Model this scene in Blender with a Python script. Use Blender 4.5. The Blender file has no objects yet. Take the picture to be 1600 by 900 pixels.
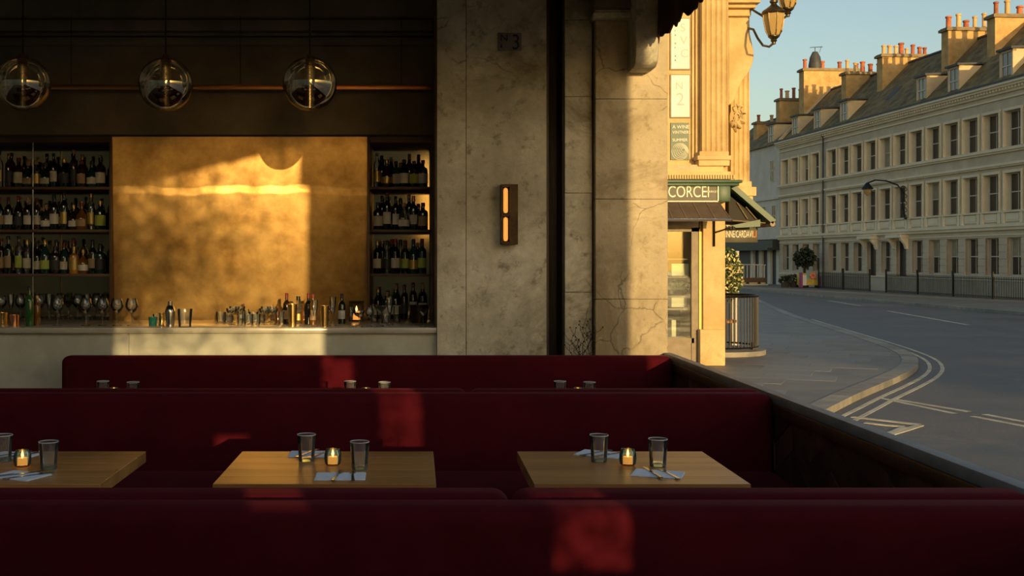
import bpy, bmesh, math, random
from mathutils import Vector, Matrix
R = random.Random(7)
sc = bpy.context.scene
COL = sc.collection

# ------------------------------------------------------------------ camera, sky, sun, exposure
F, VX, VY, EYE = 1700.0, 650.0, 405.0, 1.55        # focal length and vanishing point in 1600x900 pixels, eye height
cam = bpy.data.cameras.new('camera'); camo = bpy.data.objects.new('camera', cam); COL.objects.link(camo)
cam.sensor_width = 36.0; cam.lens = 36.0 * F / 1600.0
cam.shift_x = (800 - VX) / 1600.0; cam.shift_y = -(450 - VY) / 1600.0
camo.location = (0, 0, EYE); camo.rotation_euler = (math.pi / 2, 0, 0)
cam.clip_end = 500; sc.camera = camo

wd = bpy.data.worlds.new('sky'); sc.world = wd; wd.use_nodes = True
wn = wd.node_tree; wn.nodes.clear()
w_o = wn.nodes.new('ShaderNodeOutputWorld'); w_b = wn.nodes.new('ShaderNodeBackground')
w_t = wn.nodes.new('ShaderNodeTexSky'); w_t.sky_type = 'NISHITA'; w_t.sun_disc = False
w_t.sun_elevation = math.radians(6.5); w_t.sun_rotation = math.radians(167.5)
w_t.altitude = 0; w_t.air_density = 1.0; w_t.dust_density = 2.0; w_t.ozone_density = 1.0
wn.links.new(w_t.outputs[0], w_b.inputs[0]); wn.links.new(w_b.outputs[0], w_o.inputs[0])
w_b.inputs[1].default_value = .185

SUN_X, SUN_Z = .222, .117                           # metres the sunlight moves left / down per metre of depth
sun = bpy.data.lights.new('sun', 'SUN'); suno = bpy.data.objects.new('sun', sun); COL.objects.link(suno)
sun.energy = 3.5; sun.color = (1.0, .68, .30); sun.angle = math.radians(.35)
suno.rotation_euler = Vector((-SUN_X, 1, -SUN_Z)).to_track_quat('-Z', 'Y').to_euler()
suno.location = (20, -40, 20)

vs = sc.view_settings
vs.view_transform = 'Standard'; vs.look = 'None'; vs.exposure = 0.2; vs.gamma = 1.0; vs.use_curve_mapping = False

def X(px, Y): return (px - VX) / F * Y
def Z(py, Y): return EYE + (VY - py) / F * Y

# ------------------------------------------------------------------ mesh helpers
class MB:
    def __init__(s): s.v = []; s.f = []
    def add(s, vs, fs):
        o = len(s.v); s.v += [tuple(p) for p in vs]; s.f += [tuple(i + o for i in f) for f in fs]; return s
    def box(s, x0, x1, y0, y1, z0, z1):
        return s.add([(x, y, z) for z in (z0, z1) for y in (y0, y1) for x in (x0, x1)],
                     [(0, 2, 3, 1), (4, 5, 7, 6), (0, 1, 5, 4), (2, 6, 7, 3), (0, 4, 6, 2), (1, 3, 7, 5)])
    def prism(s, poly, ax, a, b):                   # poly in the other two axes (in xyz order), extruded along ax from a to b
        n = len(poly)
        def mk(p, t):
            return {'x': (t, p[0], p[1]), 'y': (p[0], t, p[1]), 'z': (p[0], p[1], t)}[ax]
        vs = [mk(p, a) for p in poly] + [mk(p, b) for p in poly]
        area = sum(poly[i][0] * poly[(i + 1) % n][1] - poly[(i + 1) % n][0] * poly[i][1] for i in range(n))
        fs = [tuple(range(n - 1, -1, -1)), tuple(range(n, 2 * n))] + [(i, (i + 1) % n, n + (i + 1) % n, n + i) for i in range(n)]
        flip = (area < 0) ^ (ax == 'y') ^ (b < a)
        if flip: fs = [f[::-1] for f in fs]
        return s.add(vs, fs)
    def lathe(s, prof, seg=20, c=(0, 0, 0), a0=0, a1=2 * math.pi, ribs=0, amp=0):
        full = abs(a1 - a0 - 2 * math.pi) < 1e-6; n = seg if full else seg + 1
        vs = []
        for r, z in prof:
            for k in range(n):
                a = a0 + (a1 - a0) * k / seg
                rr = r * (1 + (amp if ribs and k % 2 else 0))
                vs.append((c[0] + rr * math.cos(a), c[1] + rr * math.sin(a), c[2] + z))
        fs = []
        for i in range(len(prof) - 1):
            for k in range(seg):
                k2 = (k + 1) % n
                fs.append((i * n + k, i * n + k2, (i + 1) * n + k2, (i + 1) * n + k))
        return s.add(vs, fs)
    def tube(s, pts, r, seg=6, closed_caps=True):
        pts = [Vector(p) for p in pts]; rs = r if isinstance(r, (list, tuple)) else [r] * len(pts)
        vs = []
        up = Vector((0, 0, 1))
        for i, p in enumerate(pts):
            t = (pts[min(i + 1, len(pts) - 1)] - pts[max(i - 1, 0)]).normalized()
            q = up if abs(t.dot(up)) < .95 else Vector((1, 0, 0))
            a = t.cross(q).normalized(); b = t.cross(a).normalized()
            vs += [p + (a * math.cos(2 * math.pi * k / seg) + b * math.sin(2 * math.pi * k / seg)) * rs[i] for k in range(seg)]
        fs = [(i * seg + k, (i + 1) * seg + k, (i + 1) * seg + (k + 1) % seg, i * seg + (k + 1) % seg) for i in range(len(pts) - 1) for k in range(seg)]
        n = len(pts)
        fs += [tuple(range(seg)), tuple(range((n - 1) * seg + seg - 1, (n - 1) * seg - 1, -1))]
        return s.add(vs, fs)
    def ball(s, c, r, seg=12, rings=8, sz=1):
        prof = [(max(1e-4, r * math.sin(math.pi * i / rings)), -r * sz * math.cos(math.pi * i / rings)) for i in range(rings + 1)]
        return s.lathe(prof, seg, c)
    def bar(s, p, q, w, h=None):                    # straight bar between two points, w wide, h high
        return s.tube([p, q], w / 2 * 1.2, 4)

ORG = {}
def mesh_of(mb, bevel=0, seg=2, smooth=True, fix=False):
    me = bpy.data.meshes.new('m')
    me.from_pydata(mb.v, [], mb.f); me.validate(); me.update()
    if bevel or fix:
        bm = bmesh.new(); bm.from_mesh(me)
        if fix: bmesh.ops.recalc_face_normals(bm, faces=bm.faces)
        if bevel: bmesh.ops.bevel(bm, geom=list(bm.edges), offset=bevel, segments=seg, profile=.5, affect='EDGES', clamp_overlap=True)
        bm.to_mesh(me); bm.free()
    if smooth:
        me.polygons.foreach_set('use_smooth', [True] * len(me.polygons))
        me.set_sharp_from_angle(angle=math.radians(38))
    return me
def obj(name, mb, mat, parent=None, bevel=0, seg=2, local=False, fix=False, loc=None):
    """one mesh object; world coordinates are shifted to the parent's origin unless local"""
    if isinstance(mb, MB):
        if parent is not None and not local:
            ox, oy, oz = ORG.get(parent.name, (0, 0, 0))
            mb.v = [(a - ox, b - oy, c - oz) for a, b, c in mb.v]
        me = mesh_of(mb, bevel, seg, fix=fix); me.name = name
    else:
        me = mb
    if mat is not None and not me.materials: me.materials.append(mat)
    o = bpy.data.objects.new(name, me); COL.objects.link(o)
    if loc is not None: o.location = loc
    if parent is not None:
        o.parent = parent
        if not local: ORG[o.name] = ORG.get(parent.name, (0, 0, 0))
    return o
def tag(o, label, cat=None, group=None, kind=None):
    o['label'] = label
    if cat: o['category'] = cat
    if group: o['group'] = group
    if kind: o['kind'] = kind
    return o
def thing(name, label, cat, loc=(0, 0, 0), rz=0, group=None):
    o = bpy.data.objects.new(name, None); COL.objects.link(o); o.empty_display_size = .1
    o.location = loc; o.rotation_euler = (0, 0, rz); ORG[o.name] = tuple(loc)
    return tag(o, label, cat, group)
def struct(name, mb, mat, label=None, bevel=0, fix=False):
    o = obj(name, mb, mat, None, bevel, fix=fix); o['kind'] = 'structure'
    if label: o['label'] = label
    return o
def copy_tree(o, parent=None):
    c = o.copy(); COL.objects.link(c); c.parent = parent
    for ch in list(o.children): copy_tree(ch, c)
    return c
ORD = ['first', 'second', 'third', 'fourth', 'fifth', 'sixth', 'seventh', 'eighth', 'ninth', 'tenth', 'eleventh', 'twelfth',
       'thirteenth', 'fourteenth', 'fifteenth', 'sixteenth', 'seventeenth', 'eighteenth', 'nineteenth', 'twentieth']

# ------------------------------------------------------------------ materials
def nt(name):
    m = bpy.data.materials.new(name); m.use_nodes = True
    t = m.node_tree; b = t.nodes['Principled BSDF']
    return m, t, b
def lerp(a, b, k): return tuple(a[i] + (b[i] - a[i]) * k for i in range(3))
def simple(name, col, rough=.5, metal=0, emit=None, es=0, **kw):
    m, t, b = nt(name)
    b.inputs['Base Color'].default_value = (*col, 1); b.inputs['Roughness'].default_value = rough; b.inputs['Metallic'].default_value = metal
    if emit: b.inputs['Emission Color'].default_value = (*emit, 1); b.inputs['Emission Strength'].default_value = es
    for k, v in kw.items(): b.inputs[k.replace('_', ' ')].default_value = v
    return m
def noisy(name, c1, c2, scale=4, detail=8, rough=.8, metal=0, bump=.2, bscale=None, stretch=(1, 1, 1), c3=None, spots=0, rvar=0, per_obj=0, lo=.35, hi=.65, **kw):
    """two-tone procedural surface with fine relief; optional third tone in blotches"""
    m, t, b = nt(name); N = t.nodes.new; L = t.links.new
    tc = N('ShaderNodeTexCoord'); mp = N('ShaderNodeMapping'); mp.inputs['Scale'].default_value = stretch
    L(tc.outputs['Object'], mp.inputs[0])
    vec = mp.outputs[0]
    if per_obj:
        oi = N('ShaderNodeObjectInfo'); va = N('ShaderNodeVectorMath'); va.operation = 'ADD'; mu = N('ShaderNodeMath'); mu.operation = 'MULTIPLY'; mu.inputs[1].default_value = 37
        L(oi.outputs['Random'], mu.inputs[0]); L(mp.outputs[0], va.inputs[0]); L(mu.outputs[0], va.inputs[1]); vec = va.outputs[0]
    n1 = N('ShaderNodeTexNoise'); n1.inputs['Scale'].default_value = scale; n1.inputs['Detail'].default_value = detail; n1.inputs['Roughness'].default_value = .62
    L(vec, n1.inputs['Vector'])
    r = N('ShaderNodeValToRGB'); r.color_ramp.elements[0].position = lo; r.color_ramp.elements[1].position = hi
    r.color_ramp.elements[0].color = (*c1, 1); r.color_ramp.elements[1].color = (*c2, 1)
    L(n1.outputs['Fac'], r.inputs[0]); out = r.outputs[0]
    if c3:
        n3 = N('ShaderNodeTexNoise'); n3.inputs['Scale'].default_value = scale * .45; n3.inputs['Detail'].default_value = 10; n3.inputs['Roughness'].default_value = .7
        L(vec, n3.inputs['Vector'])
        r3 = N('ShaderNodeValToRGB'); r3.color_ramp.elements[0].position = .55; r3.color_ramp.elements[1].position = .68
        L(n3.outputs['Fac'], r3.inputs[0])
        mx = N('ShaderNodeMixRGB'); mx.inputs[2].default_value = (*c3, 1)
        L(r3.outputs[0], mx.inputs[0]); L(out, mx.inputs[1]); out = mx.outputs[0]
    if spots:
        vo = N('ShaderNodeTexVoronoi'); vo.inputs['Scale'].default_value = spots; L(vec, vo.inputs['Vector'])
        rv = N('ShaderNodeValToRGB'); rv.color_ramp.elements[0].position = .06; rv.color_ramp.elements[1].position = .16
        rv.color_ramp.elements[0].color = (.35, .32, .28, 1); rv.color_ramp.elements[1].color = (1, 1, 1, 1)
        L(vo.outputs['Distance'], rv.inputs[0])
        nz = N('ShaderNodeTexNoise'); nz.inputs['Scale'].default_value = spots * .3; L(vec, nz.inputs['Vector'])
        rz = N('ShaderNodeValToRGB'); rz.color_ramp.elements[0].position = .5; rz.color_ramp.elements[1].position = .62
        L(nz.outputs['Fac'], rz.inputs[0])
        m2 = N('ShaderNodeMixRGB'); m2.blend_type = 'MULTIPLY'
        L(rz.outputs[0], m2.inputs[0]); L(out, m2.inputs[1]); L(rv.outputs[0], m2.inputs[2]); out = m2.outputs[0]
    if per_obj:
        hs = N('ShaderNodeHueSaturation'); ma = N('ShaderNodeMapRange'); ma.inputs[3].default_value = 1 - per_obj; ma.inputs[4].default_value = 1 + per_obj
        L(oi.outputs['Random'], ma.inputs[0]); L(ma.outputs[0], hs.inputs['Value']); L(out, hs.inputs['Color']); out = hs.outputs[0]
    L(out, b.inputs['Base Color'])
    b.inputs['Roughness'].default_value = rough; b.inputs['Metallic'].default_value = metal
    if rvar:
        mr = N('ShaderNodeMapRange'); mr.inputs[1].default_value = .3; mr.inputs[2].default_value = .7; mr.inputs[3].default_value = rough - rvar; mr.inputs[4].default_value = rough + rvar
        L(n1.outputs['Fac'], mr.inputs[0]); L(mr.outputs[0], b.inputs['Roughness'])
    if bump:
        n2 = N('ShaderNodeTexNoise'); n2.inputs['Scale'].default_value = bscale or scale * 6; n2.inputs['Detail'].default_value = 6; L(vec, n2.inputs['Vector'])
        bp = N('ShaderNodeBump'); bp.inputs['Strength'].default_value = bump; bp.inputs['Distance'].default_value = .02
        L(n2.outputs['Fac'], bp.inputs['Height']); L(bp.outputs[0], b.inputs['Normal'])
    for k, v in kw.items(): b.inputs[k.replace('_', ' ')].default_value = v
    return m
def glassy(name, tint=(1, 1, 1), refl=1.0, rough=.03, ior=1.5, body=.0, bodycol=(.8, .9, .88)):
    """thin clear glass: fresnel reflection over tinted see-through, with a little body colour"""
    m = bpy.data.materials.new(name); m.use_nodes = True; t = m.node_tree; t.nodes.clear(); N = t.nodes.new; L = t.links.new
    o = N('ShaderNodeOutputMaterial'); tr = N('ShaderNodeBsdfTransparent'); gl = N('ShaderNodeBsdfGlossy'); fr = N('ShaderNodeFresnel'); mx = N('ShaderNodeMixShader')
    tr.inputs[0].default_value = (*tint, 1); gl.inputs['Roughness'].default_value = rough; fr.inputs['IOR'].default_value = ior
    gl.inputs[0].default_value = (refl, refl, refl, 1)
    L(fr.outputs[0], mx.inputs[0]); L(gl.outputs[0], mx.inputs[2])
    if body:
        df = N('ShaderNodeBsdfDiffuse'); df.inputs[0].default_value = (*bodycol, 1); m0 = N('ShaderNodeMixShader'); m0.inputs[0].default_value = body
        L(tr.outputs[0], m0.inputs[1]); L(df.outputs[0], m0.inputs[2]); L(m0.outputs[0], mx.inputs[1])
    else: L(tr.outputs[0], mx.inputs[1])
    L(mx.outputs[0], o.inputs[0]); return m

M = {}
def old_stone(name, lo_, mid, hi_, dark, k=1.0):
    """weathered stone: cloudy tone, damp stains, hairline cracks, pits"""
    m, t, b = nt(name); N = t.nodes.new; L = t.links.new
    tc = N('ShaderNodeTexCoord'); vec = tc.outputs['Object']
    def noise(sc_, det, ro=.65, dist=0):
        n = N('ShaderNodeTexNoise'); n.inputs['Scale'].default_value = sc_; n.inputs['Detail'].default_value = det; n.inputs['Roughness'].default_value = ro; n.inputs['Distortion'].default_value = dist
        L(vec, n.inputs['Vector']); return n.outputs['Fac']
    def ramp(src, *st):
        r = N('ShaderNodeValToRGB'); els = r.color_ramp.elements
        els[0].position, els[0].color = st[0][0], (*st[0][1], 1); els[1].position, els[1].color = st[-1][0], (*st[-1][1], 1)
        for p, c in st[1:-1]:
            e_ = els.new(p); e_.color = (*c, 1)
        L(src, r.inputs[0]); return r.outputs[0]
    def mix(fac, a, b_, mode='MIX'):
        m_ = N('ShaderNodeMixRGB'); m_.blend_type = mode
        if isinstance(fac, float): m_.inputs[0].default_value = fac
        else: L(fac, m_.inputs[0])
        L(a, m_.inputs[1])
        if isinstance(b_, tuple): m_.inputs[2].default_value = (*b_, 1)
        else: L(b_, m_.inputs[2])
        return m_.outputs[0]
    W1, B0 = (1, 1, 1), (0, 0, 0)
    c = ramp(noise(1.7 * k, 12, .7), (.30, lo_), (.5, mid), (.68, hi_))
    c = mix(ramp(noise(.9 * k, 10, .75, .8), (.50, B0), (.64, (.85,) * 3)), c, dark)
    c = mix(ramp(noise(9 * k, 8, .7), (.56, B0), (.68, (.75,) * 3)), c, dark)
    c = mix(ramp(noise(5 * k, 10, .75, .4), (.60, B0), (.70, (.5,) * 3)), c, hi_)
    vo = N('ShaderNodeTexVoronoi'); vo.feature = 'DISTANCE_TO_EDGE'; vo.inputs['Scale'].default_value = 1.5 * k
    wv = N('ShaderNodeVectorMath'); wv.operation = 'ADD'; nn = N('ShaderNodeTexNoise'); nn.inputs['Scale'].default_value = 4; nn.inputs['Detail'].default_value = 6; L(vec, nn.inputs['Vector'])
    wm = N('ShaderNodeVectorMath'); wm.operation = 'SCALE'; wm.inputs['Scale'].default_value = .22; L(nn.outputs['Color'], wm.inputs[0]); L(vec, wv.inputs[0]); L(wm.outputs[0], wv.inputs[1]); L(wv.outputs[0], vo.inputs['Vector'])
    crack = ramp(vo.outputs['Distance'], (.0, (.45,) * 3), (.012, W1))
    gate = ramp(noise(1.3 * k, 4), (.52, B0), (.60, W1))
    c = mix(gate, c, mix(1.0, c, crack, 'MULTIPLY'))
    L(c, b.inputs['Base Color']); b.inputs['Roughness'].default_value = .85
    bp = N('ShaderNodeBump'); bp.inputs['Strength'].default_value = .45; bp.inputs['Distance'].default_value = .02
    L(noise(14 * k, 8, .7), bp.inputs['Height']); L(bp.outputs[0], b.inputs['Normal'])
    return m
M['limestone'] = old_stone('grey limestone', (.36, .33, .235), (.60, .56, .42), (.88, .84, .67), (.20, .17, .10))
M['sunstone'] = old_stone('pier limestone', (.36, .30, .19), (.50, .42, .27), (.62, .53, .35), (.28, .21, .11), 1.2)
M['header'] = noisy('dark plaster', (.16, .13, .08), (.26, .215, .14), 2.0, 8, .8, bump=.15)
M['ceiling'] = noisy('ceiling plaster', (.16, .14, .10), (.21, .19, .14), 2, 6, .9, bump=.1)
M['darkwood'] = noisy('dark stained wood', (.022, .011, .006), (.06, .03, .014), 6, 8, .45, bump=.15, stretch=(1, 1, .12), per_obj=.35)
M['shelfwood'] = noisy('brown shelf wood', (.07, .035, .016), (.13, .07, .03), 5, 8, .5, bump=.1, stretch=(.15, 1, 1))
M['oak'] = noisy('oiled oak', (.40, .165, .045), (.60, .285, .085), 7, 8, .36, bump=.1, bscale=60, stretch=(.1, 1.2, 1), per_obj=.18, lo=.3, hi=.7)
M['floorwood'] = noisy('dark floor boards', (.045, .025, .014), (.085, .05, .028), 5, 8, .5, bump=.1, stretch=(1, .1, 1))
M['velvet'] = noisy('burgundy velvet', (.060, .0026, .006), (.085, .004, .009), 3, 6, .95, bump=.12, bscale=220, Specular_IOR_Level=.15, Sheen_Weight=.11, Sheen_Roughness=.35, Sheen_Tint=(.75, .12, .16, 1))
M['marble'] = noisy('pale veined marble', (.50, .51, .42), (.68, .69, .57), 1.6, 12, .3, bump=.03, c3=(.68, .65, .55), lo=.38, hi=.6)
M['counter'] = noisy('counter marble', (.40, .38, .30), (.52, .50, .41), 2.4, 12, .22, bump=.02, c3=(.6, .57, .47))
M['copper'] = simple('copper rail', (.55, .24, .09), .35, 1)
M['blackmetal'] = simple('black iron', (.012, .012, .012), .45, .6)
M['cord'] = simple('black cord', (.008, .007, .006), .7)
M['steel'] = simple('polished steel', (.62, .60, .56), .16, 1)
M['gold'] = simple('gold metal', (.85, .55, .2), .22, 1)
M['coppercup'] = simple('copper cup', (.8, .38, .2), .25, 1)
M['napkin'] = noisy('white linen', (.86, .88, .91), (.92, .94, .97), 30, 4, .9, bump=.15, bscale=300)
M['glass'] = glassy('clear glass', (.985, .99, .988), 1, .02, 1.5, .035)
M['barglass'] = glassy('bar glass', (.95, .96, .94), 1, .015, 1.5, .02)
M['tealglass'] = glassy('teal votive glass', (.86, .92, .86), 1, .05, 1.5, .10, (.25, .55, .48))
M['tealcup'] = glassy('teal cup glass', (.10, .55, .48), 1, .05, 1.5, .3, (.05, .4, .35))
M['wax'] = simple('candle wax', (.9, .55, .22), .6, 0, (1, .36, .06), .75)
M['flame'] = simple('candle flame', (1, .7, .3), .5, 0, (1, .50, .12), 7)
M['lampglow'] = simple('amber tube glow', (1, .6, .2), .4, 0, (1, .40, .07), .75)
M['bronze'] = noisy('dark bronze', (.025, .018, .010), (.06, .042, .022), 8, 5, .35, .85, bump=.05)
M['valance'] = noisy('dark red awning cloth', (.035, .006, .005), (.06, .012, .01), 6, 6, .9, bump=.2)
M['twig'] = simple('dry twig', (.05, .028, .016), .8)
M['pot'] = simple('dark clay', (.06, .045, .035), .8)
M['plate'] = noisy('grey number plate', (.17, .16, .145), (.22, .21, .19), 12, 5, .7, bump=.05)
M['platetext'] = simple('black plate paint', (.02, .02, .024), .6)
def brass_mat():
    m, t, b = nt('aged brass sheet'); N = t.nodes.new; L = t.links.new
    tc = N('ShaderNodeTexCoord')
    n1 = N('ShaderNodeTexNoise'); n1.inputs['Scale'].default_value = 2.6; n1.inputs['Detail'].default_value = 12; n1.inputs['Roughness'].default_value = .68; n1.inputs['Distortion'].default_value = .1
    L(tc.outputs['Object'], n1.inputs['Vector'])
    r = N('ShaderNodeValToRGB'); r.color_ramp.elements[0].position = .3; r.color_ramp.elements[1].position = .68
    r.color_ramp.elements[0].color = (.30, .16, .04, 1); r.color_ramp.elements[1].color = (.74, .49, .18, 1)
    L(n1.outputs['Fac'], r.inputs[0]); L(r.outputs[0], b.inputs['Base Color'])
    mr = N('ShaderNodeMapRange'); mr.inputs[1].default_value = .3; mr.inputs[2].default_value = .7; mr.inputs[3].default_value = .48; mr.inputs[4].default_value = .36
    L(n1.outputs['Fac'], mr.inputs[0]); L(mr.outputs[0], b.inputs['Roughness'])
    b.inputs['Metallic'].default_value = .88; b.inputs['Anisotropic'].default_value = .9
    tg = N('ShaderNodeTangent'); tg.direction_type = 'UV_MAP'; tg.uv_map = 'UVMap'; L(tg.outputs[0], b.inputs['Tangent'])
    v = N('ShaderNodeTexNoise'); v.inputs['Scale'].default_value = 3.5; v.inputs['Detail'].default_value = 9; v.inputs['Distortion'].default_value = .5; v.inputs['Roughness'].default_value = .6
    L(tc.outputs['Object'], v.inputs['Vector'])
    bp = N('ShaderNodeBump'); bp.inputs['Strength'].default_value = .09; bp.inputs['Distance'].default_value = .012
    L(v.outputs['Fac'], bp.inputs['Height']); L(bp.outputs[0], b.inputs['Normal'])
    return m
M['brass'] = brass_mat()
M['mirror'] = simple('smoked mirror', (.26, .20, .11), .08, 1)

# ================================================================== the room
YB = -2.5                                            # unseen wall behind the photographer, added to shape the sunlight
struct('floor', MB().box(-6, 1.95, YB, 10, -.1, 0), M['floorwood'])
# unseen ceiling, opened over the tables to let skylight down on them
struct('ceiling', MB().box(-6, 1.9, 4.85, 10, 4.1, 4.25).box(-6, 1.9, YB, YB + .1, 4.1, 4.25).box(-6, -5.6, YB + .1, 4.85, 4.1, 4.25).box(1.62, 1.9, YB + .1, 4.85, 4.1, 4.25), M['ceiling'])
struct('sky_shade_beam', MB().box(-6, 1.62, 4.75, 4.95, 3.3, 4.1), M['header'], 'unseen dark beam added overhead to shade the upper walls')  # added out of view to keep skylight off the upper walls
struct('wall_left', MB().box(-6.2, -6, YB, 10, 0, 4.1), M['limestone'])
wb = MB()  # unseen wall, its openings shaped to cast the sun patches indoors
wb.box(-6, .1, YB - .3, YB, -.1, 4.45).box(1.76, 1.9, YB - .3, YB, 2.07, 4.45).box(1.9, 3.97, YB - .3, YB, -.6, 5.5).box(.1, 1.9, YB - .3, YB, -.1, 1.33)
wb.box(.1, .77, YB - .3, YB, 1.33, 2.07).box(.77, 1.0, YB - .3, YB, 1.33, 1.5).box(.77, 1.0, YB - .3, YB, 1.62, 2.07).box(1.0, 1.62, YB - .3, YB, 1.33, 2.07)
wb.prism([(.1, 3.56), (1.76, 3.93), (1.76, 4.45), (.1, 4.45)], 'y', YB - .3, YB)
struct('wall_back_sun_mask', wb, M['limestone'], fix=True)
struct('wall_far', MB().box(-6, 1.85, 9.75, 9.95, 0, 4.1), M['header'])

# right-hand wall of stone: pilasters, panel, dark slot, pier
YW = 8.3
wr = MB()
wr.box(.381, .995, YW, 9.75, 0, 4.1)                 # panel
wr.box(.161, .378, YW - .035, 9.75, 0, 4.1)          # pilaster beside the bar
wr.box(.995, 1.126, YW + .38, 9.75, 0, 4.1)          # back of the dark slot
struct('wall_right', wr, M['limestone'], 'grey limestone panel wall between the bar and the street')
tr = MB().box(.376, .383, YW - .03, YW + .02, 0, 4.1)
struct('trim_1', tr, M['darkwood'], 'thin dark joint between pilaster and panel')
sl = MB().box(.996, 1.012, YW + .0, YW + .38, 0, 4.1).box(1.112, 1.126, YW - .03, YW + .38, 0, 4.1).box(1.01, 1.114, YW + .30, YW + .38, 0, 4.1)
struct('trim_2', sl, M['darkwood'], 'dark brown timber lining of the narrow wall slot')
def blocks(name, label, x0, x1, y0, y1, zs, mat, gap=.0025):
    o = struct(name, MB().box(x0 + .012, x1 - .012, y0 + .02, y1, zs[0], zs[-1]), mat, label)
    for a, b in zip(zs, zs[1:]):
        obj('stone_block', MB().box(x0, x1, y0, y1 - .01, a + gap / 2, b - gap / 2), mat, o, bevel=.003, seg=1)
    return o
blocks('stone_pilaster', 'grey limestone pilaster of stacked blocks beside the dark slot', 1.126, 1.333, 8.23, 9.7, [0, .55, 1.3, 2.05, 2.78, 3.36, 4.1], M['limestone'])
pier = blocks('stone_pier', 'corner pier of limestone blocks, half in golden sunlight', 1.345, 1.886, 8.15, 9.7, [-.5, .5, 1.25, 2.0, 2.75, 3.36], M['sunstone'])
M['pierstone'] = M['sunstone']
cp = MB().box(1.31, 1.73, 8.03, 8.3, 3.335, 3.372).box(1.325, 1.7, 8.06, 8.3, 3.372, 3.40)
struct('trim_3', cp, M['limestone'], 'thin moulded stone band across the top of the pier', bevel=.006)
struct('trim_4', MB().box(1.32, 1.69, 8.02, 9.7, 3.40, 4.1), M['header'], 'dark beam end above the corner pier')
struct('roof_beam', MB().box(1.62, 1.9, YB, 8.15, 3.55, 4.1), M['header'], 'dark roof beam along the open street side')
cb = MB().prism([(7.86, 4.0), (7.86, 3.02), (7.88, 2.97), (7.93, 2.945), (8.16, 2.945), (8.16, 4.0)], 'x', 1.585, 1.755)
struct('trim_5', cb, M['limestone'], 'rough grey stone corbel hanging against the pier', bevel=.02, fix=True)

# bar niche: header, mouldings
hd = MB().box(-6, .161, 9.2, 9.75, 2.605, 4.1)
struct('bar_header', hd, M['header'], 'dark plaster beam above the bar')
for i, (ya, yb, d) in enumerate([(30, 47, .12), (50, 56, .05), (58, 70, .08)]):
    struct('trim_%d' % (6 + i), MB().box(-6, .161, 9.2 - d, 9.22, Z(yb, 9.2 - d), Z(ya, 9.2 - d)), M['header'],
           ['upper', 'middle', 'lower'][i] + ' plaster moulding along the bar header', bevel=.01)
struct('trim_9', MB().box(-6, .161, 9.0, 9.22, Z(25, 9.0), 4.1), M['header'], 'stepped plaster cornice above the bar')
struct('trim_10', MB().box(.145, .163, 8.30, 9.74, 1.03, 4.1), M['shelfwood'], 'brown timber jamb at the right end of the bar')

# bar front and counter
bf = struct('bar_front', MB().box(-6, .160, 8.36, 8.6, 0, .985), M['marble'], 'pale veined marble front of the bar')
for a, b in [(-6, -4.1), (-4.1, -2.2), (-2.2, .16)]:
    obj('marble_panel', MB().box(a + .001, b - .001, 8.335, 8.36, .08, .982), M['marble'], bf, bevel=.002, seg=1)
ct = tag(obj('bar_counter', MB().box(-6, .160, 8.28, 9.32, .985, 1.03), M['counter'], None, bevel=.008), 'long pale marble bar counter below the brass panel', 'counter')
struct('back_bar_base', MB().box(-6, .16, 9.30, 9.74, 0, 1.03), M['shelfwood'], 'dark timber base under the back bar shelves')

# brass sheet with a horizontal crease at z = 2.15
BX0, BX1 = X(173, 9.3), X(578, 9.3)
def brass():
    mb = MB(); nx = 60; prof = []
    zc = 2.12
    zs_ = sorted([1.03 + .08 * k for k in range(13)] + [2.235 + .06 * k for k in range(7)] + [2.04 + .0075 * k for k in range(26)])
    y = 9.35; zp = zs_[0]
    for z in zs_:
        for q in range(8):                            # lean a little towards the room, with a shallow roll at the crease
            zz = zp + (z - zp) * (q + .5) / 8
            y += (z - zp) / 8 * (-.048 + .071 * math.exp(-((zz - 2.135) / .025) ** 4) + .10 * math.exp(-((zz - 2.162) / .007) ** 2))
        prof.append((y, z)); zp = z
    for i in range(nx + 1):
        x = BX0 + .012 + (BX1 - BX0 - .024) * i / nx
        w = .018 * math.sin(i * .23 + 1.0) * math.sin(i * .09) + .006 * math.sin(i * .9)
        for y, z in prof:
            k = max(0, 1 - abs(z - 2.135) / .45)
            mb.v.append((x, y, z + w * k))
    n = len(prof)
    for i in range(nx):
        for j in range(n - 1):
            mb.f.append((i * n + j, (i + 1) * n + j, (i + 1) * n + j + 1, i * n + j + 1))
    return mb
bp = thing('brass_panel', 'large aged brass sheet behind the bar with a bright horizontal crease', 'panel', (BX0, 9.33, 1.03))
sh_ = obj('sheet', brass(), M['brass'], bp)
uv = sh_.data.uv_layers.new(name='UVMap')
for lp in sh_.data.loops:
    c_ = sh_.data.vertices[lp.vertex_index].co; uv.data[lp.index].uv = (c_.x, c_.z)
obj('backing', MB().box(BX0, BX1, 9.36, 9.74, 1.03, 2.6), M['shelfwood'], bp)
for a in (BX0, BX1 - .02):
    obj('edge_strip', MB().box(a, a + .02, 9.25, 9.36, 1.03, 2.6), M['shelfwood'], bp, bevel=.003)

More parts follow.
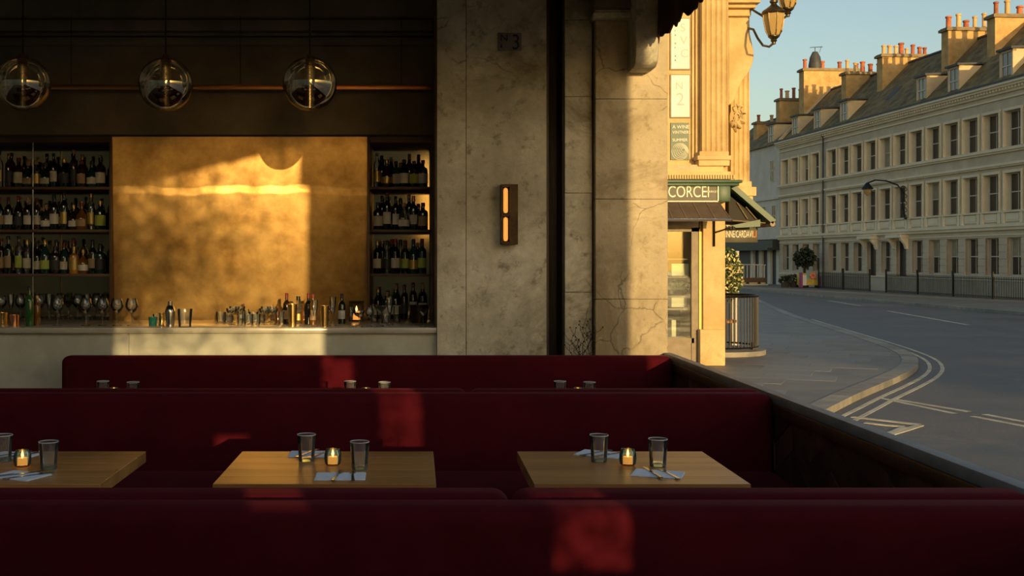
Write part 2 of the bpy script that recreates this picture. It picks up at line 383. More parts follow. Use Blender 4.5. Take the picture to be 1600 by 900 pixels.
# shelving units either side of the brass
SH = [Z(291, 9.32), Z(358, 9.32), Z(427, 9.32)]
def shelving(name, label, x0, x1):
    t = thing(name, label, 'shelves', (x0, 9.74, 1.03))
    obj('mirror_back', MB().box(x0, x1, 9.70, 9.74, 1.03, 2.6), M['mirror'], t)
    for z in SH: obj('shelf', MB().box(x0, x1, 9.32, 9.70, z - .028, z - .004), M['shelfwood'], t, bevel=.003)
    obj('top_board', MB().box(x0, x1, 9.32, 9.70, 2.55, 2.6), M['shelfwood'], t)
    return t
sl1 = shelving('bottle_shelves', 'dark bottle shelves left of the brass panel', -4.2, BX0 - .002)
obj('upright', MB().tube([(X(52, 9.34), 9.335, 1.03), (X(52, 9.34), 9.335, 2.55)], .007, 8), M['steel'], sl1)
sl2 = shelving('bottle_shelves', 'narrow dark bottle shelves between the brass panel and the stone wall', BX1 + .002, .144)
obj('side_board', MB().box(.122, .144, 9.32, 9.70, 1.03, 2.55), M['shelfwood'], sl2)

# copper rail across the header
rl = thing('copper_rail', 'long thin copper rail hung in front of the bar header', 'rail', (-1.5, 9.02, 2.98))
obj('bar', MB().box(-3.9, .14, 9.0, 9.04, Z(140, 9.0), Z(132, 9.0)), M['copper'], rl, bevel=.004)
for px in (627, 375, 110):
    obj('hanger_rod', MB().tube([(X(px, 9.0), 9.02, Z(133, 9.0)), (X(px, 9.0), 9.02, 4.1)], .003, 6), M['blackmetal'], rl)

# ------------------------------------------------------------------ pendants
M['globeglass'] = glassy('smoked globe glass', (.80, .76, .66), 1, .02, 1.6, .12, (.5, .42, .26))
def half_mirror():
    m = bpy.data.materials.new('half mirrored glass'); m.use_nodes = True; t = m.node_tree; t.nodes.clear(); N = t.nodes.new; L = t.links.new
    o = N('ShaderNodeOutputMaterial'); tr = N('ShaderNodeBsdfTransparent'); gl = N('ShaderNodeBsdfGlossy'); mx = N('ShaderNodeMixShader')
    tr.inputs[0].default_value = (.55, .52, .45, 1); gl.inputs['Roughness'].default_value = .03; gl.inputs[0].default_value = (.9, .82, .66, 1); mx.inputs[0].default_value = .5
    L(tr.outputs[0], mx.inputs[1]); L(gl.outputs[0], mx.inputs[2]); L(mx.outputs[0], o.inputs[0]); return m
M['halfmirror'] = half_mirror()
M['ribs'] = simple('brushed gold ribs', (.8, .66, .42), .28, 1)
GY, GR = 7.3, .181
def pendant():
    t = thing('globe_pendant', '', 'lamp', (0, 0, 0), group='globe pendants over the bar')
    up = [(GR * math.sin(a), GR * math.cos(a)) for a in [math.radians(d) for d in range(90, 3, -6)]]
    obj('upper_globe', MB().lathe(up[::1], 40), M['globeglass'], t)
    lo = [(max(.0005, GR * math.sin(a)), GR * math.cos(a)) for a in [math.radians(d) for d in range(180, 89, -6)]]
    obj('lower_globe', MB().lathe(lo, 40), M['halfmirror'], t)
    rb = MB(); prof = []
    for i in range(34):
        z = -.165 + i * .01
        rr_ = min(.036, math.sqrt(max(1e-6, .17 ** 2 - (z + .004) ** 2)) * .9); prof += [(rr_ * .8, z), (rr_, z + .002), (rr_, z + .006), (rr_ * .8, z + .008)]
    obj('ribbed_core', rb.lathe(prof, 20), M['ribs'], t)
    obj('cap', MB().lathe([(.001, .2), (.018, .2), (.026, .185), (.03, .176), (.001, .176)], 20), M['gold'], t)
    obj('cord', MB().tube([(0, 0, .198), (0, 0, 4.1 - Z(131, GY))], .005, 8), M['cord'], t)
    return t
p0 = pendant()
for i, (px, py, lab) in enumerate([(484, 131, 'mirrored glass globe pendant on black cord nearest the stone pilaster'),
                                   (259, 132, 'middle of the three mirrored glass globe pendants on black cords'),
                                   (36, 131, 'mirrored glass globe pendant on black cord at the far left, cut by the frame')]):
    p = p0 if i == 0 else copy_tree(p0)
    p.location = (X(px, GY), GY, Z(py, GY)); p['label'] = lab

# ------------------------------------------------------------------ wall lamp, number plate, twigs
def at(px, py, Y): return (X(px, Y), Y, Z(py, Y))
wl = thing('wall_lamp', 'dark bronze oblong wall lamp with two amber tubes on the stone panel', 'lamp', (X(796, 8.2), 8.3, Z(335, 8.2)))
x0, x1, z0, z1 = X(783, 8.2), X(809, 8.2), Z(382, 8.2), Z(288, 8.2)
obj('back_plate', MB().box(x0, x1, 8.275, 8.3, z0, z1), M['bronze'], wl, bevel=.004)
obj('shade', MB().box(x0 + .065, x1, 8.18, 8.275, z0, z1).box(x0, x0 + .012, 8.2, 8.275, z0, z1).box(x0, x1, 8.19, 8.275, z1 - .02, z1).box(x0, x1, 8.19, 8.275, z0, z0 + .02).box(x0, x1, 8.19, 8.275, Z(338, 8.2), Z(333, 8.2)), M['bronze'], wl)
for a, b in ((333, 293), (377, 339)):
    obj('amber_tube', MB().lathe([(.001, 0), (.014, .006), (.0175, .02), (.0175, Z(b, 8.2) - Z(a, 8.2) - .02), (.014, Z(b, 8.2) - Z(a, 8.2) - .006), (.001, Z(b, 8.2) - Z(a, 8.2))], 16, (x0 + .037, 8.235, Z(a, 8.2))), M['lampglow'], wl)

def text(s, size, mat, parent, loc, rot=(math.pi / 2, 0, 0), name='lettering', ex=.002, align='LEFT', sx=1.0, local=False):
    cu = bpy.data.curves.new(name, 'FONT'); cu.body = s; cu.size = size; cu.extrude = ex; cu.align_x = align
    o = bpy.data.objects.new('tmp', cu); COL.objects.link(o); bpy.context.view_layer.update()
    me = bpy.data.meshes.new_from_object(o.evaluated_get(bpy.context.evaluated_depsgraph_get()))
    bpy.data.objects.remove(o); bpy.data.curves.remove(cu)
    me.name = name; me.materials.clear(); me.materials.append(mat)
    o = bpy.data.objects.new(name, me); COL.objects.link(o); o.parent = parent
    ox, oy, oz = (0, 0, 0) if local else ORG.get(parent.name, (0, 0, 0))
    o.location = (loc[0] - ox, loc[1] - oy, loc[2] - oz); o.rotation_euler = rot; o.scale = (sx, 1, 1)
    return o
pl = thing('number_plate', 'small grey house number plate high on the stone panel', 'sign', (X(797, 8.28), 8.3, Z(65, 8.28)))
obj('plate', MB().box(X(778, 8.28), X(815, 8.28), 8.285, 8.3, Z(79, 8.28), Z(51, 8.28)), M['plate'], pl, bevel=.004)
text('N', .075, M['platetext'], pl, (X(781, 8.28), 8.284, Z(64, 8.28)), sx=1.1)
text('3', .165, M['platetext'], pl, (X(799, 8.28), 8.284, Z(77, 8.28)), sx=.85)
text('•', .06, M['platetext'], pl, (X(781, 8.28), 8.284, Z(77, 8.28)))
text('-', .06, M['platetext'], pl, (X(781, 8.28), 8.284, Z(73, 8.28)))

tw = thing('twig_plant', 'bare dry twigs with small buds in a clay pot behind the far banquette', 'plant', (X(915, 8.13), 8.14, 0))
obj('pot', MB().lathe([(.001, 0), (.06, 0), (.075, .4), (.085, .72), (.08, .74), (.07, .72), (.001, .70)], 16, (X(915, 8.13), 8.14, 0)), M['pot'], tw)
st = MB(); bd = MB()
for i in range(11):
    a = R.uniform(-1, 1); bx = X(915, 8.13) + R.uniform(-.03, .03); h = R.uniform(.22, .36) * (1 - .3 * abs(a))
    pts = [(bx, 8.14, .7)]
    for k in range(1, 7):
        f = k / 6
        pts.append((bx + a * .15 * f + .018 * math.sin(k * 2.1 + i), 8.14 + R.uniform(-.03, .03), .7 + (h + .06) * f))
    st.tube(pts, [.0035, .003, .003, .0025, .002, .002, .0015], 5)
    for k in (3, 4, 5):
        p = Vector(pts[k]); q = p + Vector((R.uniform(-.06, .06), R.uniform(-.02, .02), R.uniform(.02, .06)))
        st.tube([p, (p + q) / 2 + Vector((0, 0, -.008)), q], .0016, 4); bd.ball(q, .006, 6, 4)
    bd.ball(pts[-1], .006, 6, 4)
obj('twigs', st, M['twig'], tw)['kind'] = 'stuff'
obj('buds', bd, M['twig'], tw)['kind'] = 'stuff'

# ------------------------------------------------------------------ street parapet with wood lining and stone coping; valance
PX = 1.858
M['parapetwood'] = noisy('reddish brown boards', (.045, .018, .008), (.12, .05, .02), 7, 8, .5, bump=.15, per_obj=.45)
pa = struct('parapet', MB().box(PX + .018, 1.90, YB, 8.15, -.55, .80), M['parapetwood'], 'low dark wooden parapet between the banquettes and the street')
M['coping'] = noisy('grey lead coping', (.20, .20, .185), (.29, .285, .26), 5, 8, .55, bump=.1)
struct('parapet_coping', MB().box(PX - .004, 1.914, YB, 8.15, .80, .85), M['coping'], 'narrow grey coping along the top of the parapet', bevel=.006)
obj('top_rail', MB().box(PX - .006, PX + .02, YB, 8.15, .74, .80), M['parapetwood'], pa, bevel=.004)
y = 2.6; k = 0
while y < 8.0:                                       # diagonal herringbone boards
    for s in (1, -1):
        y0 = y if s == 1 else y + .26
        a, b = (y0, .08), (y0 + s * .0, .08)
        w = .125
        for j in range(5):
            zb = .02 + j * .145
            if s == 1: q = [(y, zb), (y + .25, zb + .145), (y + .25, zb + .285), (y, zb + .140)]
            else: q = [(y + .255, zb + .145), (y + .505, zb), (y + .505, zb + .140), (y + .255, zb + .285)]
            q = [(u, min(v, .74)) for u, v in q]
            if max(v for _, v in q) - min(v for _, v in q) < .03: continue
            if q[0][1] == q[1][1] == q[2][1]: continue
            obj('board', MB().prism(q, 'x', PX + .004 + .003 * ((j + k) % 3), PX + .02), M['parapetwood'], pa, fix=True)
    y += .51; k += 1

vl = MB(); n = 160; y0v, y1v = 8.14, .4
for i in range(n + 1):
    y = y0v + (y1v - y0v) * i / n
    dip = .035 * abs(math.sin((y0v - y) / .34 * math.pi)) + .012 * math.sin(i * 1.7)
    xx = 1.75 + .012 * math.sin(i * .55)
    vl.v += [(xx, y, 4.05), (xx, y, 3.13 - dip + .03), (xx + .012, y, 3.13 - dip + .03), (xx + .012, y, 4.05)]
for i in range(n):
    for a, b in ((0, 1), (1, 2), (2, 3)):
        vl.f.append((i * 4 + a, i * 4 + b, (i + 1) * 4 + b, (i + 1) * 4 + a))
vl.f += [(0, 1, 2, 3)]
tag(obj('awning_valance', vl, M['valance'], None, fix=True), 'dark red scalloped awning valance hanging over the open street side', 'awning')

# ------------------------------------------------------------------ banquettes
def banquette(label, x0, x1, yr, face, rot=0):
    """yr: y of the back plane shared by two rows; face -1 towards the camera, +1 away"""
    t = thing('banquette', label, 'banquette', ((x0 + x1) / 2, yr, 0), rot, 'burgundy velvet banquettes')
    def B(ya, yb, z0, z1):
        ya, yb = sorted((yr + face * ya, yr + face * yb)); return MB().box(x0, x1, ya, yb, z0, z1)
    bk = B(.004, .165, .30, .85)
    obj('backrest', bk, M['velvet'], t, bevel=.05, seg=5)
    obj('seat_cushion', B(.14, .60, .30, .46), M['velvet'], t, bevel=.045, seg=4)
    obj('plinth', B(.02, .54, 0, .31), M['darkwood'], t)
    return t
ROWS = [3.215, 5.79, 7.99]
banquette('burgundy velvet banquette filling the foreground, its sunlit back facing the camera', -3.2, 1.853, ROWS[0], -1)
banquette('burgundy banquette backing the foreground one, serving the left and middle tables', -3.2, .283, ROWS[0], 1)
banquette('burgundy banquette backing the foreground one, serving the right-hand table', .289, 1.853, ROWS[0], 1)
banquette('burgundy velvet banquette in the middle row, facing the three nearest tables', -3.8, 1.853, ROWS[1], -1)
banquette('burgundy banquette in the middle row seen only as a ridge, left of its seam', -3.8, .278, ROWS[1], 1)
banquette('burgundy banquette in the middle row seen only as a ridge, right of its seam', .284, 1.853, ROWS[1], 1)
banquette('burgundy velvet banquette at the back, against the bar and stone wall', -2.56, 1.853, ROWS[2], -1)

# ------------------------------------------------------------------ tables with place settings
def table(label, xc, w, y0, y1, zt):
    t = thing('dining_table', label, 'table', (xc, (y0 + y1) / 2, 0), 0, 'square oak tables between the banquettes')
    n = 5; d = (y1 - y0) / n
    for i in range(n):
        obj('plank', MB().box(xc - w / 2, xc + w / 2, y0 + i * d + .0006, y0 + (i + 1) * d - .0006, zt - .045, zt), M['oak'], t, bevel=.0012, seg=1)
    obj('pedestal', MB().lathe([(.04, .02), (.04, zt - .05)], 16, (xc, (y0 + y1) / 2, 0)), M['blackmetal'], t)
    obj('top_bracket', MB().box(xc - .2, xc + .2, (y0 + y1) / 2 - .03, (y0 + y1) / 2 + .03, zt - .06, zt - .045), M['blackmetal'], t)
    obj('foot', MB().lathe([(.001, 0), (.22, 0), (.22, .012), (.05, .025), (.001, .025)], 24, (xc, (y0 + y1) / 2, 0)), M['blackmetal'], t)
    return t
T1, T2 = .75, .705
table('oak table on the left, cut by the picture edge', -1.527, .806, 3.87, 4.53, T1)
table('oak table in the middle, its left half in sunlight', -.326, .795, 3.87, 4.53, T1)
table('oak table on the right, beside the wooden parapet', .806, .77, 3.87, 4.53, T1)
TX2 = [-1.95, -.42, 1.02]
for i, x in enumerate(TX2):
    table('oak table behind the middle banquette, %s, mostly hidden' % ['on the left', 'in the centre', 'on the right'][i], x, .8, 6.42, 7.08, T2)

def tumbler_mesh(h=.105, r0=.030, r1=.037):
    w = .0022
    out = [(.001, 0), (r0, 0), (r0 + .001, .006)] + [(r0 + (r1 - r0) * k / 6, h * k / 6) for k in range(1, 7)]
    inn = [(r1 - w, h), (r1 - w - (r1 - r0) * .35, h * .6), (r0 - w, .016), (.001, .014)]
    return mesh_of(MB().lathe(out + inn, 32, ribs=1, amp=.022))
TUM = tumbler_mesh(); TUM.materials.append(M['glass'])
RIM = mesh_of(MB().lathe([(.0352, .1040), (.0366, .1062), (.0376, .1045), (.0366, .1030), (.0352, .1040)], 32)); RIM.materials.append(simple('glass rim with painted glint', (.75, .78, .76), .12, 0, Specular_IOR_Level=1.0))  # pale opaque rim colour stands in for the glint on clear glass
BASE = mesh_of(MB().lathe([(.001, .001), (.0285, .001), (.0290, .011), (.001, .012)], 24)); BASE.materials.append(glassy('thick glass foot', (.7, .86, .8), 1, .05, 1.6, .25, (.5, .68, .62)))
def tumbler(label, x, y, z):
    o = obj('tumbler', TUM, None); o.location = (x, y, z); o.rotation_euler.z = R.uniform(0, 6)
    tag(o, label, 'glass', 'ribbed water tumblers')
    for nm, me in (('rim', RIM), ('foot', BASE)):
        c = obj(nm, me, None, o, local=True)
VOT = mesh_of(MB().lathe([(.001, 0), (.024, 0), (.031, .008), (.034, .025), (.033, .045), (.027, .060), (.026, .064), (.024, .063), (.025, .058), (.030, .044), (.0305, .012), (.001, .006)], 12)); VOT.materials.append(M['tealglass'])
WAX = mesh_of(MB().lathe([(.001, .007), (.019, .007), (.019, .034), (.001, .033)], 14)); WAX.materials.append(M['wax'])
FLM = mesh_of(MB().lathe([(.0004, .033), (.004, .038), (.0055, .044), (.004, .052), (.0004, .062)], 10)); FLM.materials.append(M['flame'])
def votive(label, x, y, z):
    o = obj('candle_holder', VOT, None); o.location = (x, y, z); tag(o, label, 'candle', 'lit votive candles on the tables')
    w = obj('candle', WAX, None, o, local=True); obj('flame', FLM, None, w, local=True)
def napkin_mesh(w, d):
    mb = MB()
    for j in range(3): mb.box(-w / 2 + .002 * j, w / 2 - .001 * j, -d / 2 + .001 * j, d / 2 - .002 * j, .0002 + .0015 * j, .0014 + .0015 * j)
    return mesh_of(mb, smooth=False)
NAP = napkin_mesh(.185, .13); NAP.materials.append(M['napkin'])
def fork_mesh():
    mb = MB()
    mb.prism([(-.006, -.095), (.006, -.095), (.004, .01), (.0035, .03), (.011, .045), (.0115, .06), (-.0115, .06), (-.011, .045), (-.0035, .03), (-.004, .01)], 'z', 0, .0025)
    for k in range(4):
        x = -.0100 + k * .0060; mb.box(x, x + .0025, .058, .098, 0, .002)
    return mesh_of(mb, fix=True)
def knife_mesh():
    mb = MB().prism([(-.006, -.105), (.006, -.105), (.0055, -.01), (-.0055, -.01)], 'z', 0, .005)
    mb.prism([(-.0055, -.01), (.0055, -.01), (.010, .03), (.009, .085), (0, .110), (-.005, .10)], 'z', 0, .002)
    return mesh_of(mb, fix=True)
M['cutlery'] = simple('dark polished cutlery', (.32, .31, .30), .22, 1)
FORK = fork_mesh(); FORK.materials.append(M['cutlery']); KNIFE = knife_mesh(); KNIFE.materials.append(M['cutlery'])
def setting(label, x, y, z, rz, items, sc_=1):
    o = obj('napkin', NAP, None); o.location = (x, y, z); o.rotation_euler.z = rz
    tag(o, 'folded white linen napkin ' + label, 'napkin', 'folded napkins on the tables')
    for kind, dx, dy, r in items:
        c = obj(kind, FORK if kind == 'fork' else KNIFE, None)
        ca, sa = math.cos(rz), math.sin(rz)
        c.location = (x + dx * ca - dy * sa, y + dx * sa + dy * ca, z + .0046); c.rotation_euler.z = rz + r
        tag(c, '%s laid on the napkin %s%s' % (kind, label, '' if sum(1 for q in items if q[0] == kind) == 1 else (', left one' if dx < .0 else ', right one')), 'cutlery', 'cutlery on the napkins')
def gy(py, zt): return F * (EYE - zt) / (py - VY)
def place_t(px, py, zt): yy = gy(py, zt); return X(px, yy), yy, zt
TN = ['left-hand table', 'middle table', 'right-hand table']
for ti, (g1, vo, g2, n1, n2) in enumerate([((5, 721), (35, 729), (76, 733), (22, 712, -.25), (32, 744, -.42)),
                                           ((479, 720), (520, 727), (562, 733), (487, 710, .0), (532, 745, .02)),
                                           ((936, 721), (981, 727), (1028, 728), (938, 710, -.5), (1028, 741, -.35))]):
    tumbler('ribbed glass tumbler at the far place of the ' + TN[ti], *place_t(*g1, T1))
    votive('lit candle in a small teal glass on the ' + TN[ti], *place_t(*vo, T1))
    tumbler('ribbed glass tumbler at the near place of the ' + TN[ti], *place_t(*g2, T1))
    x, y, z = place_t(n1[0], n1[1], T1)
    setting('at the far place of the ' + TN[ti], x, y, z, n1[2], [('knife', .045, 0, -.35), ('fork', -.02, 0, -.35)])
    x, y, z = place_t(n2[0], n2[1], T1)
    setting('at the near place of the ' + TN[ti], x, y, z, n2[2], [('fork', -.012, .0, -.12), ('fork', .045, 0, .05)] if ti == 1 else [('knife', -.02, 0, .45 if ti == 2 else -.45), ('fork', .04, 0, .5 if ti == 2 else -.45)])
TN2 = ['left table', 'centre table', 'right table']
for ti, (g1, vo, g2) in enumerate([(161, 178, 208), (547, 572, 601), (875, 903, 921)]):
    tumbler('glass tumbler peeping over the middle banquette, left of the candle on the ' + TN2[ti], X(g1, 6.6), 6.6, T2)
    votive('small candle peeping over the middle banquette on the ' + TN2[ti], X(vo, 6.62), 6.62, T2)
    tumbler('glass tumbler peeping over the middle banquette, right of the candle on the ' + TN2[ti], X(g2, 6.55), 6.55, T2)
# ================================================================== bottles and bar glass
def bt(name, col, trans=.0): return simple(name, col, .07, 0, Coat_Weight=.5, Coat_Roughness=.03)
BC = {'dark green': bt('dark green bottle glass', (.006, .016, .008)), 'brown': bt('brown bottle glass', (.022, .009, .003)),
      'black': bt('black bottle glass', (.005, .005, .006)), 'amber': bt('amber bottle glass', (.16, .06, .008)),
      'teal': bt('teal bottle glass', (.006, .035, .035)), 'bright green': bt('green bottle glass', (.02, .10, .015)),
      'clear': M['barglass'], 'yellow': bt('yellow liqueur bottle', (.42, .20, .015))}
LC = {'cream': simple('cream label', (.50, .46, .36), .7), 'white': simple('white label', (.62, .60, .54), .7), 'tan': simple('tan label', (.36, .25, .14), .7),
      'lime': simple('lime label', (.38, .45, .08), .7), 'black': simple('black label', (.03, .03, .03), .6), 'gold': simple('gold label', (.45, .32, .10), .4, .6)}
CC = {'black': simple('black cap', (.01, .01, .01), .4), 'gold': simple('gold cap', (.5, .33, .1), .35, .8), 'red': simple('red wax cap', (.16, .012, .01), .5), 'cork': simple('cork', (.35, .22, .12), .8)}
SHAPES = {  # body profile, label (r, z0, z1), cap (r, z0, z1)
 'tall wine': ([(.001, 0), (.037, 0), (.038, .004), (.038, .185), (.034, .205), (.016, .228), (.0145, .24), (.0145, .298), (.001, .298)], (.0388, .05, .135), (.0158, .255, .302)),
 'sloping wine': ([(.001, 0), (.039, 0), (.040, .004), (.040, .145), (.036, .175), (.020, .215), (.0145, .245), (.0145, .288), (.001, .288)], (.0408, .04, .115), (.0158, .25, .292)),
 'stout spirit': ([(.001, 0), (.043, 0), (.045, .006), (.045, .150), (.040, .172), (.018, .186), (.0155, .195), (.0155, .232), (.001, .232)], (.0458, .035, .125), (.019, .215, .25)),
 'round shouldered': ([(.001, 0), (.046, 0), (.049, .01), (.049, .09), (.044, .125), (.028, .15), (.016, .165), (.0145, .18), (.0145, .215), (.001, .215)], (.0498, .03, .085), (.0175, .198, .232)),
 'slim spirit': ([(.001, 0), (.032, 0), (.033, .004), (.033, .20), (.029, .222), (.014, .245), (.0125, .255), (.0125, .300), (.001, .300)], (.0338, .05, .15), (.0155, .285, .315)),
}
cache = {}
def cm(key, fn):
    if key not in cache: cache[key] = fn()
    return cache[key]
def bottle(label, shape, col, lab, cap, x, y, z, s=1.0, group=None):
    prof, lr, cr_ = SHAPES[shape]
    def mkb():
        me = mesh_of(MB().lathe(prof, 14)); me.materials.append(BC[col]); return me
    def mkl():
        me = mesh_of(MB().lathe([(lr[0], lr[1]), (lr[0], lr[2])], 10, a0=-math.pi + .25, a1=-.25)); me.materials.append(LC[lab]); return me
    def mkc():
        me = mesh_of(MB().lathe([(cr_[0], cr_[1]), (cr_[0], cr_[2] - .002), (cr_[0] * .9, cr_[2]), (.001, cr_[2])], 10)); me.materials.append(CC[cap]); return me
    o = obj('bottle', cm(('b', shape, col), mkb), None); o.location = (x, y, z); o.scale = (s, s, s); o.rotation_euler.z = R.uniform(-.35, .35)
    tag(o, label, 'bottle', group)
    if lab: obj('label', cm(('l', shape, lab), mkl), None, o, local=True)
    obj('cap', cm(('c', shape, cap), mkc), None, o, local=True)
    return o
def pick(seq): return seq[R.randrange(len(seq))]
def rank(shelf_name, xs, y, z, hmax, group, kinds, back=False):
    for k, x in enumerate(xs):
        sh = pick(kinds); col = pick(['dark green', 'black', 'brown', 'black', 'dark green', 'amber', 'teal', 'clear', 'brown'])
        lab = pick(['cream', 'white', 'cream', 'tan', 'white', 'lime', 'gold', 'black'])
        cap = pick(['black', 'black', 'gold', 'red', 'cork'])
        if shelf_name.startswith('lowest left') and k == 8 and not back: sh, col, lab, cap = 'stout spirit', 'yellow', 'gold', 'gold'
        s = R.uniform(.9, 1.03); top = SHAPES[sh][2][2]
        s = min(s, hmax / top)
        txt = '%s %s bottle, %s label, %s in the %s row of the %s' % (col, sh.split()[0], lab, ORD[k], 'rear' if back else 'front', shelf_name)
        bottle(txt, sh, col, lab, cap, x + R.uniform(-.006, .006), y + R.uniform(-.02, .02), z, s, group)
ALLK = ['tall wine', 'sloping wine', 'stout spirit', 'slim spirit', 'tall wine', 'round shouldered']
lx = [X(2, 9.42) + .0785 * i for i in range(12)]
rx = [X(590, 9.42) + .078 * i for i in range(6)]
g1, g2 = 'bottles on the left shelves', 'bottles on the right shelves'
for nm, z, kinds in (('top shelf', SH[0], ['stout spirit', 'round shouldered', 'stout spirit', 'slim spirit']), ('middle shelf', SH[1], ALLK), ('lowest shelf', SH[2], ALLK)):
    rank(nm.replace(' shelf', ' left shelf'), lx, 9.40, z - .004, .33, g1, kinds)
    rank(nm.replace(' shelf', ' left shelf'), [x + .038 for x in lx[:-1]], 9.55, z - .004, .34, g1, ALLK, True)
    rank(nm.replace(' shelf', ' right shelf'), rx, 9.40, z - .004, .33, g2, kinds if nm != 'top shelf' else ALLK)
    rank(nm.replace(' shelf', ' right shelf'), [x + .038 for x in rx[:-1]], 9.55, z - .004, .34, g2, ALLK, True)
rank('right back counter', rx, 9.50, 1.03, .34, g2, ALLK)

# ---- glassware shapes
def lathe_mesh(prof, mat, seg=18):
    me = mesh_of(MB().lathe(prof, seg)); me.materials.append(mat); return me
GW = {
 'balloon wine glass': [(.001, 0), (.034, .001), (.033, .004), (.008, .010), (.0045, .018), (.004, .085), (.010, .094), (.036, .118), (.047, .142), (.046, .168), (.034, .205), (.033, .205), (.045, .167), (.046, .142), (.035, .120), (.001, .097)],
 'coupe glass': [(.001, 0), (.030, .001), (.029, .004), (.005, .010), (.0035, .018), (.0035, .075), (.012, .083), (.035, .097), (.046, .118), (.047, .135), (.0455, .135), (.044, .118), (.001, .086)],
 'rocks tumbler': [(.001, 0), (.034, 0), (.036, .004), (.041, .088), (.039, .088), (.0345, .012), (.001, .010)],
 'wide rocks tumbler': [(.001, 0), (.050, 0), (.052, .01), (.062, .150), (.059, .150), (.049, .02), (.001, .015)],
 'champagne flute': [(.001, 0), (.029, .001), (.028, .004), (.005, .010), (.0035, .02), (.0035, .08), (.014, .10), (.024, .15), (.024, .215), (.0225, .215), (.0225, .15), (.001, .092)],
 'highball glass': [(.001, 0), (.028, 0), (.029, .004), (.032, .150), (.030, .150), (.0275, .014), (.001, .012)],
 'martini glass': [(.001, 0), (.034, .001), (.033, .004), (.005, .010), (.0035, .02), (.0035, .095), (.012, .102), (.055, .165), (.053, .165), (.001, .103)],
}
GM = {k: lathe_mesh(v, M['barglass']) for k, v in GW.items()}
OM = {
 'jigger': lathe_mesh([(.020, 0), (.021, .002), (.009, .035), (.023, .085), (.021, .085), (.008, .036)], M['gold']),
 'cocktail shaker': lathe_mesh([(.001, 0), (.034, 0), (.041, .12), (.040, .13), (.028, .165), (.020, .172), (.020, .205), (.001, .21)], M['steel']),
 'gold cup': lathe_mesh([(.001, 0), (.036, 0), (.044, .095), (.041, .095), (.034, .006), (.001, .005)], M['gold']),
 'copper mug': lathe_mesh([(.001, 0), (.036, 0), (.040, .085), (.037, .085), (.034, .006), (.001, .005)], M['coppercup']),
 'mixing tin': lathe_mesh([(.001, 0), (.028, 0), (.036, .165), (.034, .165), (.027, .006), (.001, .005)], M['gold']),
 'bitters bottle': lathe_mesh([(.001, 0), (.026, 0), (.027, .09), (.012, .115), (.010, .14), (.014, .142), (.004, .155), (.003, .18), (.001, .18)], BC['amber']),
 'teal cup': lathe_mesh([(.001, 0), (.026, 0), (.030, .06), (.028, .06), (.024, .005), (.001, .004)], M['tealcup']),
 'ice bucket': lathe_mesh([(.001, 0), (.075, 0), (.095, .17), (.092, .17), (.072, .008), (.001, .006)], M['bronze'], 24),
}
def put(kind, label, px, py, s=1.0, cat='glass', group=None, zc=1.03):
    yy = gy(py, zc)
    me = GM.get(kind) or OM[kind]
    o = obj(kind.replace(' ', '_'), me, None); o.location = (X(px, yy), yy, zc); o.scale = (s, s, s)
    return tag(o, label, cat, group)
W = 'balloon wine glasses on the counter'
for i, px in enumerate([90, 134, 160, 183, 206]):
    put('balloon wine glass', ['balloon wine glass standing alone before the left bottle shelves', 'leftmost of the four balloon wine glasses in a row', 'second of the four balloon wine glasses in a row', 'third of the four balloon wine glasses in a row', 'rightmost of the four balloon wine glasses in a row'][i], px, 509, 1.05, 'wine glass', W)
put('gold cup', 'gold metal cup at the far left of the counter', 4, 507, 1.0, 'cup')
put('copper mug', 'copper mug on the counter beside the gold cup', 22, 509, 1.0, 'cup')
bottle('bright green bottle standing on the counter left of the wine glasses', 'slim spirit', 'bright green', None, 'black', X(46, 8.45), 8.45, 1.03, .98)
bottle('amber bottle on the counter just right of the bright green one', 'slim spirit', 'amber', None, 'gold', X(58, 8.5), 8.5, 1.03, .75)
put('teal cup', 'small teal glass cup on the counter in front of the brass', 239, 509, 1.15, 'cup')
put('rocks tumbler', 'small clear tumbler beside the teal cup', 245, 504, .8)
put('jigger', 'gold jigger between the teal cup and the shaker', 253, 509, 1.2, 'jigger')
put('cocktail shaker', 'slim steel shaker on the counter before the shaded brass', 266, 510, .95, 'shaker')
put('wide rocks tumbler', 'wide ribbed glass bowl right of the steel shaker', 289, 511, .93, 'bowl')
n = 0
for row, (py, xs) in enumerate([(499, list(range(352, 445, 11))), (503, list(range(346, 440, 10))), (507, list(range(362, 446, 13)))]):
    for k, px in enumerate(xs):
        kd = ['coupe glass', 'rocks tumbler', 'coupe glass', 'rocks tumbler', 'highball glass'][(k * 2 + row) % 5]
        put(kd, '%s before the sunlit brass, %s from left in the %s row of glasses' % (kd, ORD[k], ['rear', 'middle', 'front'][row]), px + R.uniform(-2, 2), py, .95 if kd != 'highball glass' else .7, 'glass', 'glasses clustered before the brass')
bottle('squat bottle with a red stopper rising from the glass cluster', 'round shouldered', 'clear', 'white', 'red', X(380, 9.2), 9.2, 1.03, .62)
put('bitters bottle', 'small amber bitters bottle at the right end of the glass cluster', 434, 504, 1.0, 'bottle')
bottle('brown wine bottle standing in the sun before the brass', 'tall wine', 'brown', 'tan', 'red', X(448, 8.75), 8.75, 1.03, .82)
put('mixing tin', 'gold mixing tin in the sun, left of the champagne flutes', 457, 510, 1.05, 'tin')
bottle('clear decanter bottle with dark stopper in the sun before the brass', 'round shouldered', 'clear', 'gold', 'black', X(466, 8.8), 8.8, 1.03, .95)
put('bitters bottle', 'amber bitters bottle just left of the dark sunlit bottle', 475, 506, 1.1, 'bottle')
bottle('dark bottle at the edge of the sunlight on the counter', 'tall wine', 'black', None, 'red', X(482, 8.7), 8.7, 1.03, .82)
bottle('amber bottle just right of the sunlight edge', 'slim spirit', 'amber', 'tan', 'red', X(489, 8.62), 8.62, 1.03, .78)
